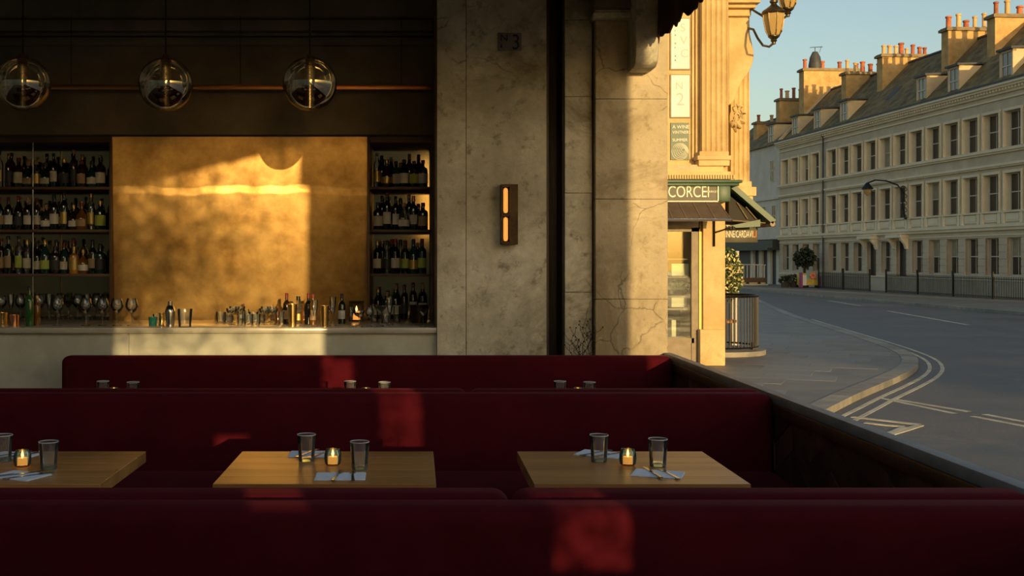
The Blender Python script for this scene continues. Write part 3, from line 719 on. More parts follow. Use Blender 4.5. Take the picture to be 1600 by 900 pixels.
put('champagne flute', 'left champagne flute catching sunlight on the counter', 492, 510, .95, 'glass', 'champagne flutes on the counter')
put('mixing tin', 'tall gold mixing tin between the champagne flute and the wine bottle', 507, 511, 1.0, 'tin')
put('champagne flute', 'champagne flute directly left of the labelled wine bottle', 520, 509, 1.05, 'glass', 'champagne flutes on the counter')
put('coupe glass', 'coupe glass beneath the brass, left of the labelled wine bottle', 513, 504, 1.0)
bottle('dark green wine bottle with white label near the right of the brass', 'tall wine', 'dark green', 'white', 'black', X(534, 8.78), 8.78, 1.03, .80)
for k, (kd, px, py, s) in enumerate([('champagne flute', 549, 511, .72), ('coupe glass', 561, 511, .95), ('balloon wine glass', 577, 510, .72), ('martini glass', 594, 510, .95), ('champagne flute', 609, 508, 1.05), ('highball glass', 585, 504, 1.0), ('rocks tumbler', 603, 505, 1.0), ('highball glass', 620, 504, .9), ('martini glass', 661, 511, .85)]):
    put(kd, '%s, %s glass to the right of the labelled wine bottle' % (kd, ORD[k]) if k < 8 else 'martini glass standing before the ice bucket', px, py, s, 'glass', 'glasses at the right end of the counter')
put('ice bucket', 'dark metal ice bucket at the right end of the counter', 655, 504, .85, 'bucket')
ln = thing('bar_lantern', 'little square bar lantern with a warm glow', 'lantern', (X(557, 9.1), 9.1, 1.03))
lx0 = X(557, 9.1)
obj('frame', MB().box(lx0 - .06, lx0 + .06, 9.06, 9.14, 1.03, 1.045).box(lx0 - .06, lx0 + .06, 9.06, 9.14, 1.19, 1.205).box(lx0 - .06, lx0 - .05, 9.06, 9.07, 1.04, 1.2).box(lx0 + .05, lx0 + .06, 9.06, 9.07, 1.04, 1.2).box(lx0 - .06, lx0 + .06, 9.13, 9.14, 1.04, 1.2), M['bronze'], ln)
obj('candle', MB().lathe([(.001, 0), (.03, 0), (.03, .07), (.001, .07)], 14, (lx0, 9.1, 1.045)), M['wax'], ln)
obj('flame', MB().lathe([(.0004, .0), (.006, .008), (.008, .016), (.005, .03), (.0004, .045)], 10, (lx0, 9.1, 1.115)), M['flame'], ln)
# stemware on the back counter under the left shelves
for row, (yy, dx) in enumerate([(9.42, 0), (9.56, .035)]):
    for k in range(11):
        kd = ['balloon wine glass', 'champagne flute', 'balloon wine glass', 'martini glass'][(k + row) % 4]
        o = obj(kd.replace(' ', '_'), GM[kd], None); o.location = (X(4, 9.45) + .083 * k + dx, yy, 1.03); o.scale = (1.0,) * 3
        tag(o, '%s under the left shelves, %s from left in the %s row' % (kd, ORD[k], ['front', 'rear'][row]), 'wine glass', 'stemware under the left shelves')
# ================================================================== the street
ZP, ZR = -.45, -.55                                   # pavement and road level
def gp(px, py, z=ZP): yy = F * (EYE - z) / (py - VY); return (X(px, yy), yy)
M['asphalt'] = noisy('worn asphalt', (.07, .072, .072), (.17, .162, .145), .55, 14, .62, bump=.5, bscale=30, c3=(.20, .17, .12), rvar=.16, lo=.3, hi=.7)
M['slab'] = noisy('stone paving', (.17, .165, .14), (.235, .22, .18), 1.4, 9, .55, bump=.15, bscale=20, per_obj=.10, rvar=.12)
M['slabbase'] = noisy('paving bed', (.15, .145, .125), (.22, .205, .168), 1.4, 9, .6, bump=.1)
M['kerb'] = noisy('granite kerb', (.19, .18, .15), (.30, .27, .21), 3, 8, .6, bump=.15, per_obj=.2)
M['paint'] = noisy('worn road paint', (.42, .38, .27), (.62, .58, .44), 3, 9, .7, bump=.1)
struct('road', MB().box(1.9, 160, -150, 180, ZR - .2, ZR), M['asphalt'], 'worn grey asphalt road curving past the corner')

KP = [gp(*p) for p in [(1290, 640), (1345, 613), (1395, 592), (1424, 578), (1435, 566), (1428, 554), (1402, 542), (1360, 528), (1300, 510), (1240, 491), (1195, 472), (1165, 459)]]
KP = [(1.92, 9.0)] + KP
def smooth(pts, n=6):
    out = []
    for i in range(len(pts) - 1):
        p0, p1, p2, p3 = (Vector(pts[max(i - 1, 0)]), Vector(pts[i]), Vector(pts[i + 1]), Vector(pts[min(i + 2, len(pts) - 1)]))
        for k in range(n):
            t = k / n
            out.append(.5 * ((2 * p1) + (p2 - p0) * t + (2 * p0 - 5 * p1 + 4 * p2 - p3) * t * t + (3 * p1 - p0 - 3 * p2 + p3) * t ** 3))
    out.append(Vector(pts[-1])); return out
KS = smooth([Vector((a, b)) for a, b in KP])
def offset(pts, d):                                   # to the left of travel is positive
    o = []
    for i, p in enumerate(pts):
        t = (pts[min(i + 1, len(pts) - 1)] - pts[max(i - 1, 0)]).normalized(); o.append(p + Vector((-t.y, t.x)) * d)
    return o
poly = [tuple(p) for p in offset(KS, .0)] + [(12, 70), (1.92, 70)]
pv = struct('pavement', MB().prism(poly, 'z', ZR - .1, ZP - .006), M['slabbase'], 'stone pavement sweeping round the street corner', fix=True)
def inside(x, y, P):
    c = False; n = len(P)
    for i in range(n):
        (x0, y0), (x1, y1) = P[i], P[(i + 1) % n]
        if (y0 > y) != (y1 > y) and x < (x1 - x0) * (y - y0) / (y1 - y0) + x0: c = not c
    return c
inner = [tuple(p) for p in offset(KS, .34)] + [(12, 70), (1.92, 70)]
ang = math.radians(-24); ca, sa = math.cos(ang), math.sin(ang)
sm = mesh_of(MB().box(-.597, .597, -.397, .397, -.02, .0), .004, 1); sm.materials.append(M['slab']); cnt = 0
for r in range(-40, 60):
    for c in range(-30, 30):
        u = c * 1.2 + (.6 if r % 2 else 0) + .17 * (r % 3); v = r * .8
        cx, cy = 7 + u * ca - v * sa, 20 + u * sa + v * ca
        if cy > 29 or cx < 3.4: continue
        ok = True
        for du in (-.6, .6):
            for dv in (-.4, .4):
                qx, qy = cx + du * ca - dv * sa, cy + du * sa + dv * ca
                if not inside(qx, qy, inner) or (qx < 6.2 and 20.25 < qy) or math.hypot(qx - 6.35, qy - 23.2) < 1.08: ok = False
        if ok and cnt < 290:
            o = obj('paving_slab', sm, None, pv, local=True); o.location = (cx, cy, ZP - .001 + R.uniform(-.0015, .0015)); o.rotation_euler.z = ang; cnt += 1
ko = offset(KS, .30); step = 2
for i in range(0, len(KS) - step, step):
    a, b = KS[i], KS[i + step]; c, d = ko[i], ko[i + step]
    g = (b - a).normalized() * .006
    q = [a + g, b - g, d - g, c + g]
    obj('kerb_stone', MB().prism([tuple(p) for p in q], 'z', ZR - .05, ZP + .004), M['kerb'], pv, local=True, fix=True)

NS = [0]
def strip(name, pts, w, label, z=ZR + .003):
    NS[0] += 1; z += NS[0] * .0006
    l, r = offset(pts, w / 2), offset(pts, -w / 2); mb = MB(); n = len(pts)
    mb.v = [(p.x, p.y, z) for p in l] + [(p.x, p.y, z) for p in r] + [(p.x, p.y, ZR - .01) for p in l] + [(p.x, p.y, ZR - .01) for p in r]
    mb.f = [(i, n + i, n + i + 1, i + 1) for i in range(n - 1)] + [(i, i + 1, 2 * n + i + 1, 2 * n + i) for i in range(n - 1)] + [(n + i, 3 * n + i, 3 * n + i + 1, n + i + 1) for i in range(n - 1)]
    return tag(obj(name, mb, M['paint'], None, fix=True), label, 'road marking', 'painted road markings')
back_ = [KS[9] + (KS[9] - KS[15]).normalized() * q for q in (7, 4, 2)]
strip('road_line', offset(back_ + KS[9:60], -.20), .07, 'inner of two painted lines following the corner kerb')
strip('road_line', offset(back_ + KS[9:60], -.42), .07, 'outer of two painted lines following the corner kerb')
def seg(p, q, w, label):
    a, b = Vector(gp(*p, ZR)), Vector(gp(*q, ZR)); strip('road_dash', [a, (a + b) / 2, b], w, label)
seg((1388, 486), (1514, 508), .13, 'single long white dash in the middle of the far road')
seg((1296, 470), (1346, 478), .13, 'faint white dash farthest up the road')
seg((1374, 622), (1493, 647), .10, 'near line of the double dash beside the kerb corner')
seg((1396, 624), (1516, 644), .10, 'far line of the double dash beside the kerb corner')
seg((1519, 651), (1640, 674), .10, 'near line of the double dash at the right picture edge')
seg((1538, 648), (1660, 671), .10, 'far line of the double dash at the right picture edge')
def seg3(ps, w, label):
    strip('road_arrow', [Vector(gp(*p, ZR)) for p in ps], w, label)
seg3([(1332, 652), (1385, 658), (1437, 664)], .10, 'upper stroke of the painted arrow near the parapet')
seg3([(1437, 665), (1412, 673), (1385, 681)], .10, 'slanting outer stroke of the painted arrow near the parapet')
seg3([(1352, 661), (1385, 665), (1413, 667)], .08, 'short inner stroke of the painted arrow near the parapet')
seg3([(1413, 668), (1397, 675), (1376, 682)], .08, 'slanting inner stroke of the painted arrow near the parapet')

# far pavement along the terrace
fp = struct('pavement_far', MB().prism([(23.6, -20), (23.05, 45), (22.6, 70), (20.5, 90), (20.5, 140), (60, 140), (60, -20)], 'z', ZR - .1, ZP), M['slabbase'], 'far pavement along the terrace', fix=True)
for i in range(24):
    ya, yb = 36 + i * 1.5, 36 + (i + 1) * 1.5
    f = lambda y: 23.05 - .018 * (y - 45)
    obj('kerb_stone', MB().prism([(f(ya) - .3, ya + .01), (f(ya), ya + .01), (f(yb), yb - .01), (f(yb) - .3, yb - .01)], 'z', ZR - .05, ZP + .01), M['kerb'], fp, local=True, fix=True)

# ================================================================== corner building with the green shop front
YC = 20.6
M['ochre'] = noisy('honey stone', (.50, .35, .145), (.68, .50, .24), 1.6, 10, .85, bump=.3, bscale=14, c3=(.42, .27, .10))
M['green'] = noisy('green shop paint', (.018, .06, .028), (.03, .085, .04), 4, 5, .45, bump=.05)
M['signbrown'] = noisy('dark olive sign board', (.035, .032, .014), (.055, .05, .02), 4, 5, .5, bump=.05)
M['awncloth'] = noisy('brown awning cloth', (.075, .05, .03), (.11, .075, .045), 5, 6, .85, bump=.1)
M['cream'] = simple('cream sign paint', (.85, .78, .58), .6)
M['orange'] = simple('orange sign paint', (.75, .25, .05), .6)
M['board'] = noisy('white notice board', (.72, .70, .62), (.80, .78, .70), 3, 4, .6, bump=.02)
M['faint'] = simple('faint grey print', (.50, .50, .47), .7)
M['ink'] = simple('dark print', (.06, .06, .10), .7)
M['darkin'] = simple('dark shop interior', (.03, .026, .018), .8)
M['shopglass'] = glassy('shop window glass', (.85, .88, .82), 1, .02, 1.5, .0)
M['frame'] = noisy('brown shop frame', (.16, .115, .06), (.22, .165, .09), 6, 5, .5, bump=.05)
M['yellowtrim'] = simple('yellow trim', (.80, .58, .12), .5)
def cx(px, Y=YC): return X(px, Y)
def cz(py, Y=YC): return Z(py, Y)
bd = thing('corner_building', 'sunlit honey stone corner building with fluted pilasters and a shop front', 'building', (5.0, YC + .2, ZP))
w = MB()
zt = cz(300); XW = cx(1093)                           # wall above the shop opening, pier right of it
w.box(2.0, cx(1137), YC, 28, zt, 9.5).box(XW, cx(1133), YC, 28, ZP, zt).box(2.0, 2.6, YC, 28, ZP, zt).box(2.6, XW, YC + 1.6, 28, ZP, zt)
obj('wall', w, M['ochre'], bd)
obj('shop_interior', MB().box(2.6, XW, YC + 1.5, YC + 1.6, ZP, zt).box(2.6, XW, YC + .1, YC + 1.6, ZP, ZP + .08), M['darkin'], bd)
# narrow moulded strips beside the boards, then the fluted pilaster
for a, b, d in ((1080, 1084, .05), (1085, 1088, .09), (1089, 1093, .05)):
    obj('moulding', MB().box(cx(a), cx(b), YC - d, YC + .01, cz(250), 9.5), M['ochre'], bd, bevel=.006)
def fluted(x0, x1, yf, z0, z1, n, depth=.035):
    prof = [(x0, yf + .25), (x0, yf)]; wd_ = (x1 - x0) / n
    for i in range(n):
        a = x0 + i * wd_
        for t in (.14, .26, .5, .74, .86):
            prof.append((a + wd_ * t, yf + depth * math.sin((t - .14) / .72 * math.pi)))
    prof += [(x1, yf), (x1, yf + .25)]
    return MB().prism(prof, 'z', z0, z1)
pz = cz(240, 20.35)
obj('fluted_pilaster', fluted(cx(1097, 20.35), cx(1138, 20.35), 20.35, pz, 9.5, 5), M['ochre'], bd, fix=True)
b2 = MB(); 
for (ya, yb, d) in ((236, 243, .03), (243, 250, .08), (250, 259, .05)):
    b2.box(cx(1096, 20.3) - d, cx(1138, 20.3) + d * .6, 20.35 - d, YC + .02, cz(yb, 20.3), cz(ya, 20.3))
obj('pilaster_base', b2, M['ochre'], bd, bevel=.012)
lg = MB().box(2.0, cx(1143, 20.2), 20.25, YC + .02, cz(280, 20.25), cz(268, 20.25)).box(2.0, cx(1132, 20.3), 20.36, YC + .02, cz(268, 20.3), cz(257, 20.3))
for k in range(26): lg.box(cx(1046 + k * 4, 20.2), cx(1048.4 + k * 4, 20.2), 20.21, 20.3, cz(279, 20.2), cz(273, 20.2))
obj('stone_ledge', lg, M['ochre'], bd)
# right-hand return: second fluted strip, scroll console, crowning cornice
obj('fluted_strip', fluted(cx(1142, 21.4), cx(1171, 21.4), 21.4, cz(285, 21.4), 9.5, 4), M['ochre'], bd, fix=True)
obj('side_wall', MB().box(cx(1130, 21.6), cx(1171, 21.6), 21.6, 28, cz(345, 21.6), 9.5), M['ochre'], bd)
sb = MB()
for (ya, yb, d) in ((283, 292, .05), (292, 306, .12), (306, 322, .07)):
    sb.box(cx(1138, 21.3), cx(1172, 21.3) + d, 21.4 - d, 21.7, cz(yb, 21.3), cz(ya, 21.3))
obj('strip_base', sb, M['ochre'], bd, bevel=.012)
YS = 20.75
prof = [(1138, 25), (1170, 25), (1172, 40), (1172, 52), (1175, 66), (1178, 80), (1178, 92), (1174, 106), (1167, 118), (1160, 126), (1155, 136), (1151, 150), (1146, 160), (1138, 165)]
obj('scroll_console', MB().prism([(cx(a, YS), cz(b, YS)) for a, b in prof], 'y', YS, YS + .75), M['ochre'], bd, bevel=.03, seg=3, fix=True)
vo = MB()
for k in range(3): vo.lathe([(.14 - .045 * k, -.02), (.17 - .045 * k, -.035 - .02 * k), (.14 - .045 * k, -.05 - .02 * k)], 20)
vo.v = [(x * .8 + cx(1151, YS), YS + z + .03, y * 1.25 + cz(184, YS)) for x, y, z in vo.v]
for k in range(7):
    a = math.radians(200 + k * 45)
    vo.tube([(cx(1151, YS) + .05 * math.cos(a), YS, cz(184, YS) + .08 * math.sin(a)), (cx(1151, YS) + .13 * math.cos(a), YS - .05, cz(184, YS) + .21 * math.sin(a)), (cx(1151, YS) + .10 * math.cos(a + .4), YS + .02, cz(184, YS) + .27 * math.sin(a + .4))], [.05, .045, .02], 8)
obj('carved_rosette', vo, M['ochre'], bd)
cn = MB()
for (ya, yb, xr, d) in ((12, 25, 1174, .10), (4, 12, 1182, .22), (-14, 4, 1189, .34)):
    cn.box(cx(1138, YS - d), cx(xr, YS - d), YS - d, 22, cz(yb, YS - d), cz(ya, YS - d))
obj('crown_cornice', cn, M['ochre'], bd, bevel=.02)
# stone pilaster and plinth of the shop front
obj('shop_pilaster', MB().box(cx(1096), cx(1130), YC - .12, YC + .2, cz(515), cz(300)), M['ochre'], bd, bevel=.01)
obj('plinth', MB().box(cx(1094, 20.4), cx(1133, 20.4), 20.4, YC + .2, ZP, cz(515, 20.4)), M['ochre'], bd, bevel=.012)
obj('yellow_trim', MB().box(cx(1091), cx(1095), YC - .06, YC + .1, ZP + .1, cz(362)), M['yellowtrim'], bd)
# shop window: frame, glass, stall riser, shelves with pale boxes
sw = obj('shop_window', MB().box(cx(1080), cx(1091), YC - .03, YC + .07, ZP, cz(356)).box(2.6, cx(1091), YC - .03, YC + .07, cz(362), cz(345)).box(2.6, cx(1084), YC - .03, YC + .07, cz(536), cz(528)), M['frame'], bd)
obj('stall_riser', MB().box(2.6, cx(1082), YC - .01, YC + .05, ZP, cz(535)), M['frame'], sw)
obj('pane', MB().box(2.6, cx(1081), YC + .015, YC + .025, cz(529), cz(361)), M['shopglass'], sw)
shf = MB()
for py in (404, 432, 462, 482, 527): shf.box(2.6, cx(1079), YC + .2, YC + .7, cz(py + 2, YC + .3), cz(py, YC + .3))
obj('display_shelf', shf, M['frame'], bd)
boxes = [(1049, 1076, 412, 431, 'pale display box on the upper shelf of the shop window'), (1049, 1073, 463, 480, 'pale display box on the lower shelf of the shop window'), (1049, 1056, 500, 526, 'narrow pale box at the foot of the shop window')]
for a, b, ya, yb, lab in boxes:
    tag(obj('display_box', MB().box(cx(a, 20.9), cx(b, 20.9), 20.88, 21.2, cz(yb, 20.9), cz(ya, 20.9)), M['board'], None, bevel=.006), lab, 'box', 'display boxes in the shop window')
M['leaf'] = noisy('green leaves', (.03, .06, .012), (.09, .14, .03), 9, 4, .6, bump=.05)
M['flower'] = noisy('pale yellow flowers', (.55, .45, .10), (.75, .70, .40), 9, 4, .7, bump=0)
def leaves(mb, c, rx_, ry_, rz_, n, s, rnd):
    for _ in range(n):
        while True:
            p = Vector((rnd.uniform(-1, 1), rnd.uniform(-1, 1), rnd.uniform(-1, 1)))
            if p.length < 1: break
        p = Vector((c[0] + p.x * rx_, c[1] + p.y * ry_, c[2] + p.z * rz_))
        a = Vector((rnd.gauss(0, 1), rnd.gauss(0, 1), rnd.gauss(0, 1))).normalized(); b = a.cross(Vector((rnd.gauss(0, 1), rnd.gauss(0, 1), rnd.gauss(0, 1)))).normalized()
        q = s * rnd.uniform(.6, 1.3)
        mb.add([p - a * q, p + b * q * .45, p + a * q, p - b * q * .45], [(0, 1, 2, 3)])
    return mb
dp = thing('display_plant', 'dark leafy plant on the middle shelf inside the shop window', 'plant', (cx(1062, 21), 21.0, cz(462, 21)))
obj('pot', MB().lathe([(.001, 0), (.09, 0), (.12, .16), (.11, .16), (.001, .14)], 14, (cx(1062, 21), 21.05, cz(462, 21))), M['pot'], dp)
obj('foliage', leaves(MB(), (cx(1062, 21), 21.05, cz(449, 21)), .2, .15, .16, 160, .06, R), M['leaf'], dp)['kind'] = 'stuff'
# notice boards on the wall
for nm, (ya, yb), lab in (('notice_board', (30, 108), 'tall white notice board with faint lettering, upper of two on the honey stone'), ('notice_board', (118, 183), 'white notice board with a faint number, below the taller one')):
    nb = thing(nm, lab, 'sign', (cx(1062), YC, cz((ya + yb) / 2)), group='white notice boards')
    obj('frame', MB().box(cx(1046.5), cx(1078), YC - .03, YC, cz(yb + 1.5), cz(ya - 1.5)), M['frame'], nb)
    obj('face', MB().box(cx(1048), cx(1076.5), YC - .04, YC - .02, cz(yb), cz(ya)), M['board'], nb)
    if ya == 30:
        for k, ch in enumerate('SVC'): text(ch, .22, M['faint'], nb, (cx(1062), YC - .042, cz(50 + k * 20)))
        for k in range(9): text(R.choice('aersnti'), .075, M['ink'] if k % 3 else M['faint'], nb, (cx(1053), YC - .042, cz(44 + k * 6.5)))
    else:
        text('N', .2, M['faint'], nb, (cx(1054), YC - .042, cz(140))); text('2', .34, M['faint'], nb, (cx(1055), YC - .042, cz(165)))
ps = thing('poster', 'small dark green poster with white lines of type and a spiral', 'poster', (cx(1062), YC, cz(221)))
obj('sheet', MB().box(cx(1047.5), cx(1076), YC - .03, YC, cz(250), cz(192)), M['green'], ps)
for s_, z_, sz in (('A WINE', 201, .09), ('VINTNERS', 209, .075), ('SUMMER', 221, .075)): text(s_, sz, M['cream'], ps, (cx(1050), YC - .032, cz(z_)))
sp = MB()
for k in range(6):
    rr = .155 - .024 * k
    sp.tube([(cx(1062) + .012 * k + rr * math.cos(a), YC - .032, cz(237) + .006 * k + rr * math.sin(a)) for a in [2 * math.pi * i / 24 for i in range(25)]], .0045, 4)
obj('spiral', sp, M['cream'], ps)
text('LUMEARTH', .075, M['faint'], bd, (cx(1050, 20.34), 20.355, cz(264, 20.34)), sx=1.4)
# green fascia, name board, brown awning
fa = thing('shop_sign', 'olive shop name board under a green cornice', 'sign', (4.8, 20.2, cz(302, 20.2)))
obj('cornice', MB().box(2.0, cx(1160, 20.0), 19.98, 20.62, cz(285.5, 20), cz(281, 20)).box(2.0, cx(1155, 20.05), 20.04, 20.62, cz(290, 20), cz(285.5, 20)), M['green'], fa, bevel=.008)
obj('board', MB().box(2.0, cx(1121, 20.12), 20.12, 20.6, cz(314, 20.12), cz(290, 20.12)), M['signbrown'], fa)
obj('end_block', MB().box(cx(1123.5, 20.1), cx(1141, 20.1), 20.08, 20.6, cz(315, 20.1), cz(290, 20.1)), M['green'], fa, bevel=.008)
obj('gold_line', MB().box(2.0, cx(1123, 20.1), 20.09, 20.13, cz(315.5, 20.1), cz(313.8, 20.1)).box(cx(1121, 20.1), cx(1123, 20.1), 20.09, 20.13, cz(315, 20.1), cz(291, 20.1)), M['cream'], fa)
text('CORCEI', .30, M['cream'], fa, (cx(1043.5, 20.11), 20.112, cz(308, 20.11)), sx=.72)
text('MARKET', .055, M['cream'], fa, (cx(1104, 20.11), 20.112, cz(301, 20.11)))
aw = thing('shop_awning', 'brown ribbed awning below the shop name board', 'awning', (4.8, 20.1, cz(316, 20.1)))
ya_, yb_ = 20.1, 19.55
za, zb = cz(316, ya_), cz(343, yb_)
xr0, xr1 = cx(1124, ya_), cx(1143, yb_)
obj('cloth', MB().add([(2.0, ya_, za), (2.0, yb_, zb), (xr1, yb_, zb), (xr0, ya_, za), (2.0, ya_, za - .03), (2.0, yb_, zb - .03), (xr1, yb_, zb - .03), (xr0, ya_, za - .03)],
                      [(0, 1, 2, 3), (7, 6, 5, 4), (3, 2, 6, 7), (1, 5, 6, 2), (0, 4, 5, 1)]), M['awncloth'], aw)
for k, (a, b) in enumerate(((1040, 1051), (1060, 1073), (1082, 1096), (1103, 1118), (1123, 1142))):
    obj('seam', MB().tube([(cx(a, ya_), ya_ - .005, za + .004), (cx(b, yb_), yb_ - .005, zb + .004)], .009, 6), M['cream'] if 0 else M['frame'], aw)
obj('front_bar', MB().tube([(2.0, yb_, zb), (xr1, yb_, zb)], .018, 8), M['steel'], aw)
obj('support_arm', MB().tube([(cx(1117, 20.4), 20.46, cz(385, 20.4)), (cx(1117, 20.4), 20.46, cz(345, 20.4))], .022, 6).tube([(cx(1117, 20.4), 20.46, cz(364, 20.4)), (cx(1140, 20), 20.0, cz(356, 20))], .016, 6), M['bronze'], aw)
# side awning over the return street
sa = thing('side_awning', 'green edged awning sloping out round the corner', 'awning', (6.0, 21, cz(320)))
A, B, C = (cx(1141, 20.35), cz(294, 20.35)), (cx(1206, 20.35), cz(350, 20.35)), (cx(1141, 20.35), cz(345, 20.35))
def th(p, d): return (p[0] + d * .62, p[1] + d * .75)
obj('slope', MB().prism([A, B, th(B, .10), th(A, .10)], 'y', 20.3, 23.5), M['green'], sa, fix=True)
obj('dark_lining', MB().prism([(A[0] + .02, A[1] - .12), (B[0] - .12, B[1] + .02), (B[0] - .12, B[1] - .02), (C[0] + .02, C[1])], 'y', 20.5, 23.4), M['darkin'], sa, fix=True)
obj('front_edge', MB().tube([(B[0], 20.3, B[1]), (B[0], 23.5, B[1])], .05, 8).tube([(C[0] + .06, 20.42, C[1] + .01), (B[0] - .1, 20.42, B[1] + .02)], .014, 6), M['frame'], sa)
obj('stay', MB().prism([(cx(1144, 20.4), cz(352, 20.4)), (cx(1188, 20.4), cz(343, 20.4)), (cx(1188, 20.4), cz(354, 20.4)), (cx(1150, 20.4), cz(356, 20.4))], 'y', 20.4, 20.44), M['green'], sa, fix=True)
for a in (0.35, .7):
    obj('rib', MB().tube([(A[0] + (B[0] - A[0]) * a * .6, 20.47, A[1] - .18 + (B[1] - A[1]) * a * .35), (A[0] + (B[0] - A[0]) * (a * .6 + .25), 20.47, C[1] + .04)], .012, 6), M['frame'], sa)
hs = thing('hanging_sign', 'dark hanging board with cream capitals under the green awning', 'sign', (cx(1157, 20.8), 20.8, cz(365, 20.8)))
obj('board', MB().box(cx(1131, 20.8), cx(1184, 20.8), 20.8, 20.88, cz(379, 20.8), cz(349, 20.8)), M['signbrown'], hs, bevel=.006)
text('TYE', .11, M['cream'], hs, (cx(1134, 20.8), 20.797, cz(358, 20.8)))
text('INNE/CARDAVI', .19, M['cream'], hs, (cx(1133.5, 20.8), 20.797, cz(371, 20.8)), sx=.40)
text('LI', .19, M['orange'], hs, (cx(1176, 20.8), 20.797, cz(371, 20.8)), sx=.55)
# curved iron fence basket on its plinth with flowers
bx, by, br = 6.35, 23.2, .90
bk = thing('curved_fence', 'curved iron bar fence round the planting beside the shop', 'fence', (bx, by, ZP))
obj('plinth', MB().lathe([(.001, 0), (br + .16, 0), (br + .16, .10), (.001, .10)], 40, (bx, by, ZP)), M['kerb'], bk)
bars = MB()
for k in range(64):
    a = 2 * math.pi * k / 64
    bars.tube([(bx + br * math.cos(a), by + br * math.sin(a), ZP + .16), (bx + br * math.cos(a), by + br * math.sin(a), ZP + 1.22)], .014, 5)
obj('bars', bars, M['blackmetal'], bk)['kind'] = 'stuff'
for zz, rr in ((.17, .02), (1.23, .028)):
    obj('ring_rail', MB().tube([(bx + br * math.cos(2 * math.pi * k / 40), by + br * math.sin(2 * math.pi * k / 40), ZP + zz) for k in range(41)], rr, 6), M['bronze'], bk)
obj('foot', MB().box(cx(1176, 22.9), cx(1184, 22.9), 22.9, 23.1, ZP + .1, ZP + .24), M['blackmetal'], bk)
ts = thing('cafe_table', 'small wooden cafe table standing inside the curved fence', 'table', (6.4, 23.2, ZP + .1))
obj('top', MB().lathe([(.001, .56), (.42, .56), (.42, .61), (.001, .61)], 24, (6.4, 23.2, ZP + .1)), M['oak'], ts)
obj('leg', MB().tube([(6.4, 23.2, ZP + .1), (6.4, 23.2, ZP + .66)], .04, 8), M['blackmetal'], ts)
fb = thing('flowering_shrub', 'leafy shrub with pale yellow flowers behind the curved fence', 'shrub', (cx(1141, 24.4), 24.6, ZP))
obj('foliage', leaves(MB(), (cx(1140, 24.6), 24.6, cz(430, 24.6)), .28, .3, .62, 900, .055, R), M['leaf'], fb)['kind'] = 'stuff'
obj('flowers', leaves(MB(), (cx(1142, 24.5), 24.45, cz(428, 24.6)), .26, .28, .58, 260, .05, R), M['flower'], fb)['kind'] = 'stuff'
obj('stem', MB().tube([(cx(1141, 24.6), 24.6, ZP), (cx(1141, 24.6), 24.6, ZP + 1.2)], .03, 6), M['twig'], fb)
pb = thing('painted_post', 'pale stone post painted with dark flowers behind the shrub', 'post', (cx(1151, 25), 25.2, ZP))
obj('shaft', MB().box(cx(1146, 25), cx(1157, 25), 25.1, 25.3, ZP, cz(392, 25)), M['board'], pb, bevel=.01)
fl = MB()
for (px, py) in ((1150, 402), (1152, 414), (1149, 424)):
    for k in range(5):
        a = k * 1.257; fl.ball((cx(px, 25.1) + .035 * math.cos(a), 25.095, cz(py, 25.1) + .05 * math.sin(a)), .032, 8, 5)
obj('painted_flower', fl, M['ink'], pb)
for k, px in enumerate((1141, 1146, 1150)):
    pass

# street lanterns on brackets fixed to the corner building
M['lampbronze'] = noisy('weathered bronze', (.06, .045, .022), (.13, .10, .05), 9, 5, .4, .8, bump=.05)
M['lampglass'] = simple('amber lantern glass', (.62, .42, .15), .18, 0, Transmission_Weight=.35)
def lantern(label, px, py, s, arm):
    YL = 20.2; x, z = X(px, YL), Z(py, YL)
    t = thing('street_lantern', label, 'lamp', (x, YL, z), group='bronze lanterns on the corner building')
    k = s / 82.5 * 1.01
    def P(pts): return [(max(.001, r * k), h * k) for r, h in pts]
    obj('glass_body', MB().lathe(P([(8, -20), (12, -12), (15, 4), (16, 12), (16, 14)]), 8, (x, YL, z)), M['lampglass'], t)
    ribs = MB()
    for j in range(8):
        a = 2 * math.pi * j / 8
        ribs.tube([(x + r * k * 1.03 * math.cos(a), YL + r * k * 1.03 * math.sin(a), z + h * k) for r, h in ((8, -20), (12, -12), (15, 4), (16, 14))], .010, 5)
    obj('ribs', ribs, M['lampbronze'], t)
    obj('cap', MB().lathe(P([(17, 13), (18.5, 15), (17, 18), (10, 23), (5, 27), (4, 30), (6, 31), (6, 34), (2, 36), (3, 39), (0, 42)]), 16, (x, YL, z)), M['lampbronze'], t)
    obj('base', MB().lathe(P([(0, -33), (3, -32), (3, -29), (5, -27), (4, -25), (8.5, -21), (8.5, -19), (0, -18)]), 14, (x, YL, z)), M['lampbronze'], t)
    obj('bracket', MB().tube([tuple(v) for v in [Vector((X(a, yy), yy, Z(b, yy))) for a, b, yy in arm]], .022, 8), M['lampbronze'], t)
lantern('bronze street lantern on a curved bracket against the sky', 1209, 36, 1, [(1168, 44, 20.8), (1177, 46, 20.5), (1184, 60, 20.3), (1192, 71, 20.2), (1202, 73, 20.2), (1209, 67, 20.2)])
lantern('higher street lantern cut off by the top of the picture', 1231, -7, 1, [(1165, 8, 20.8), (1180, 18, 20.5), (1200, 30, 20.3), (1218, 32, 20.2), (1231, 24, 20.2)])
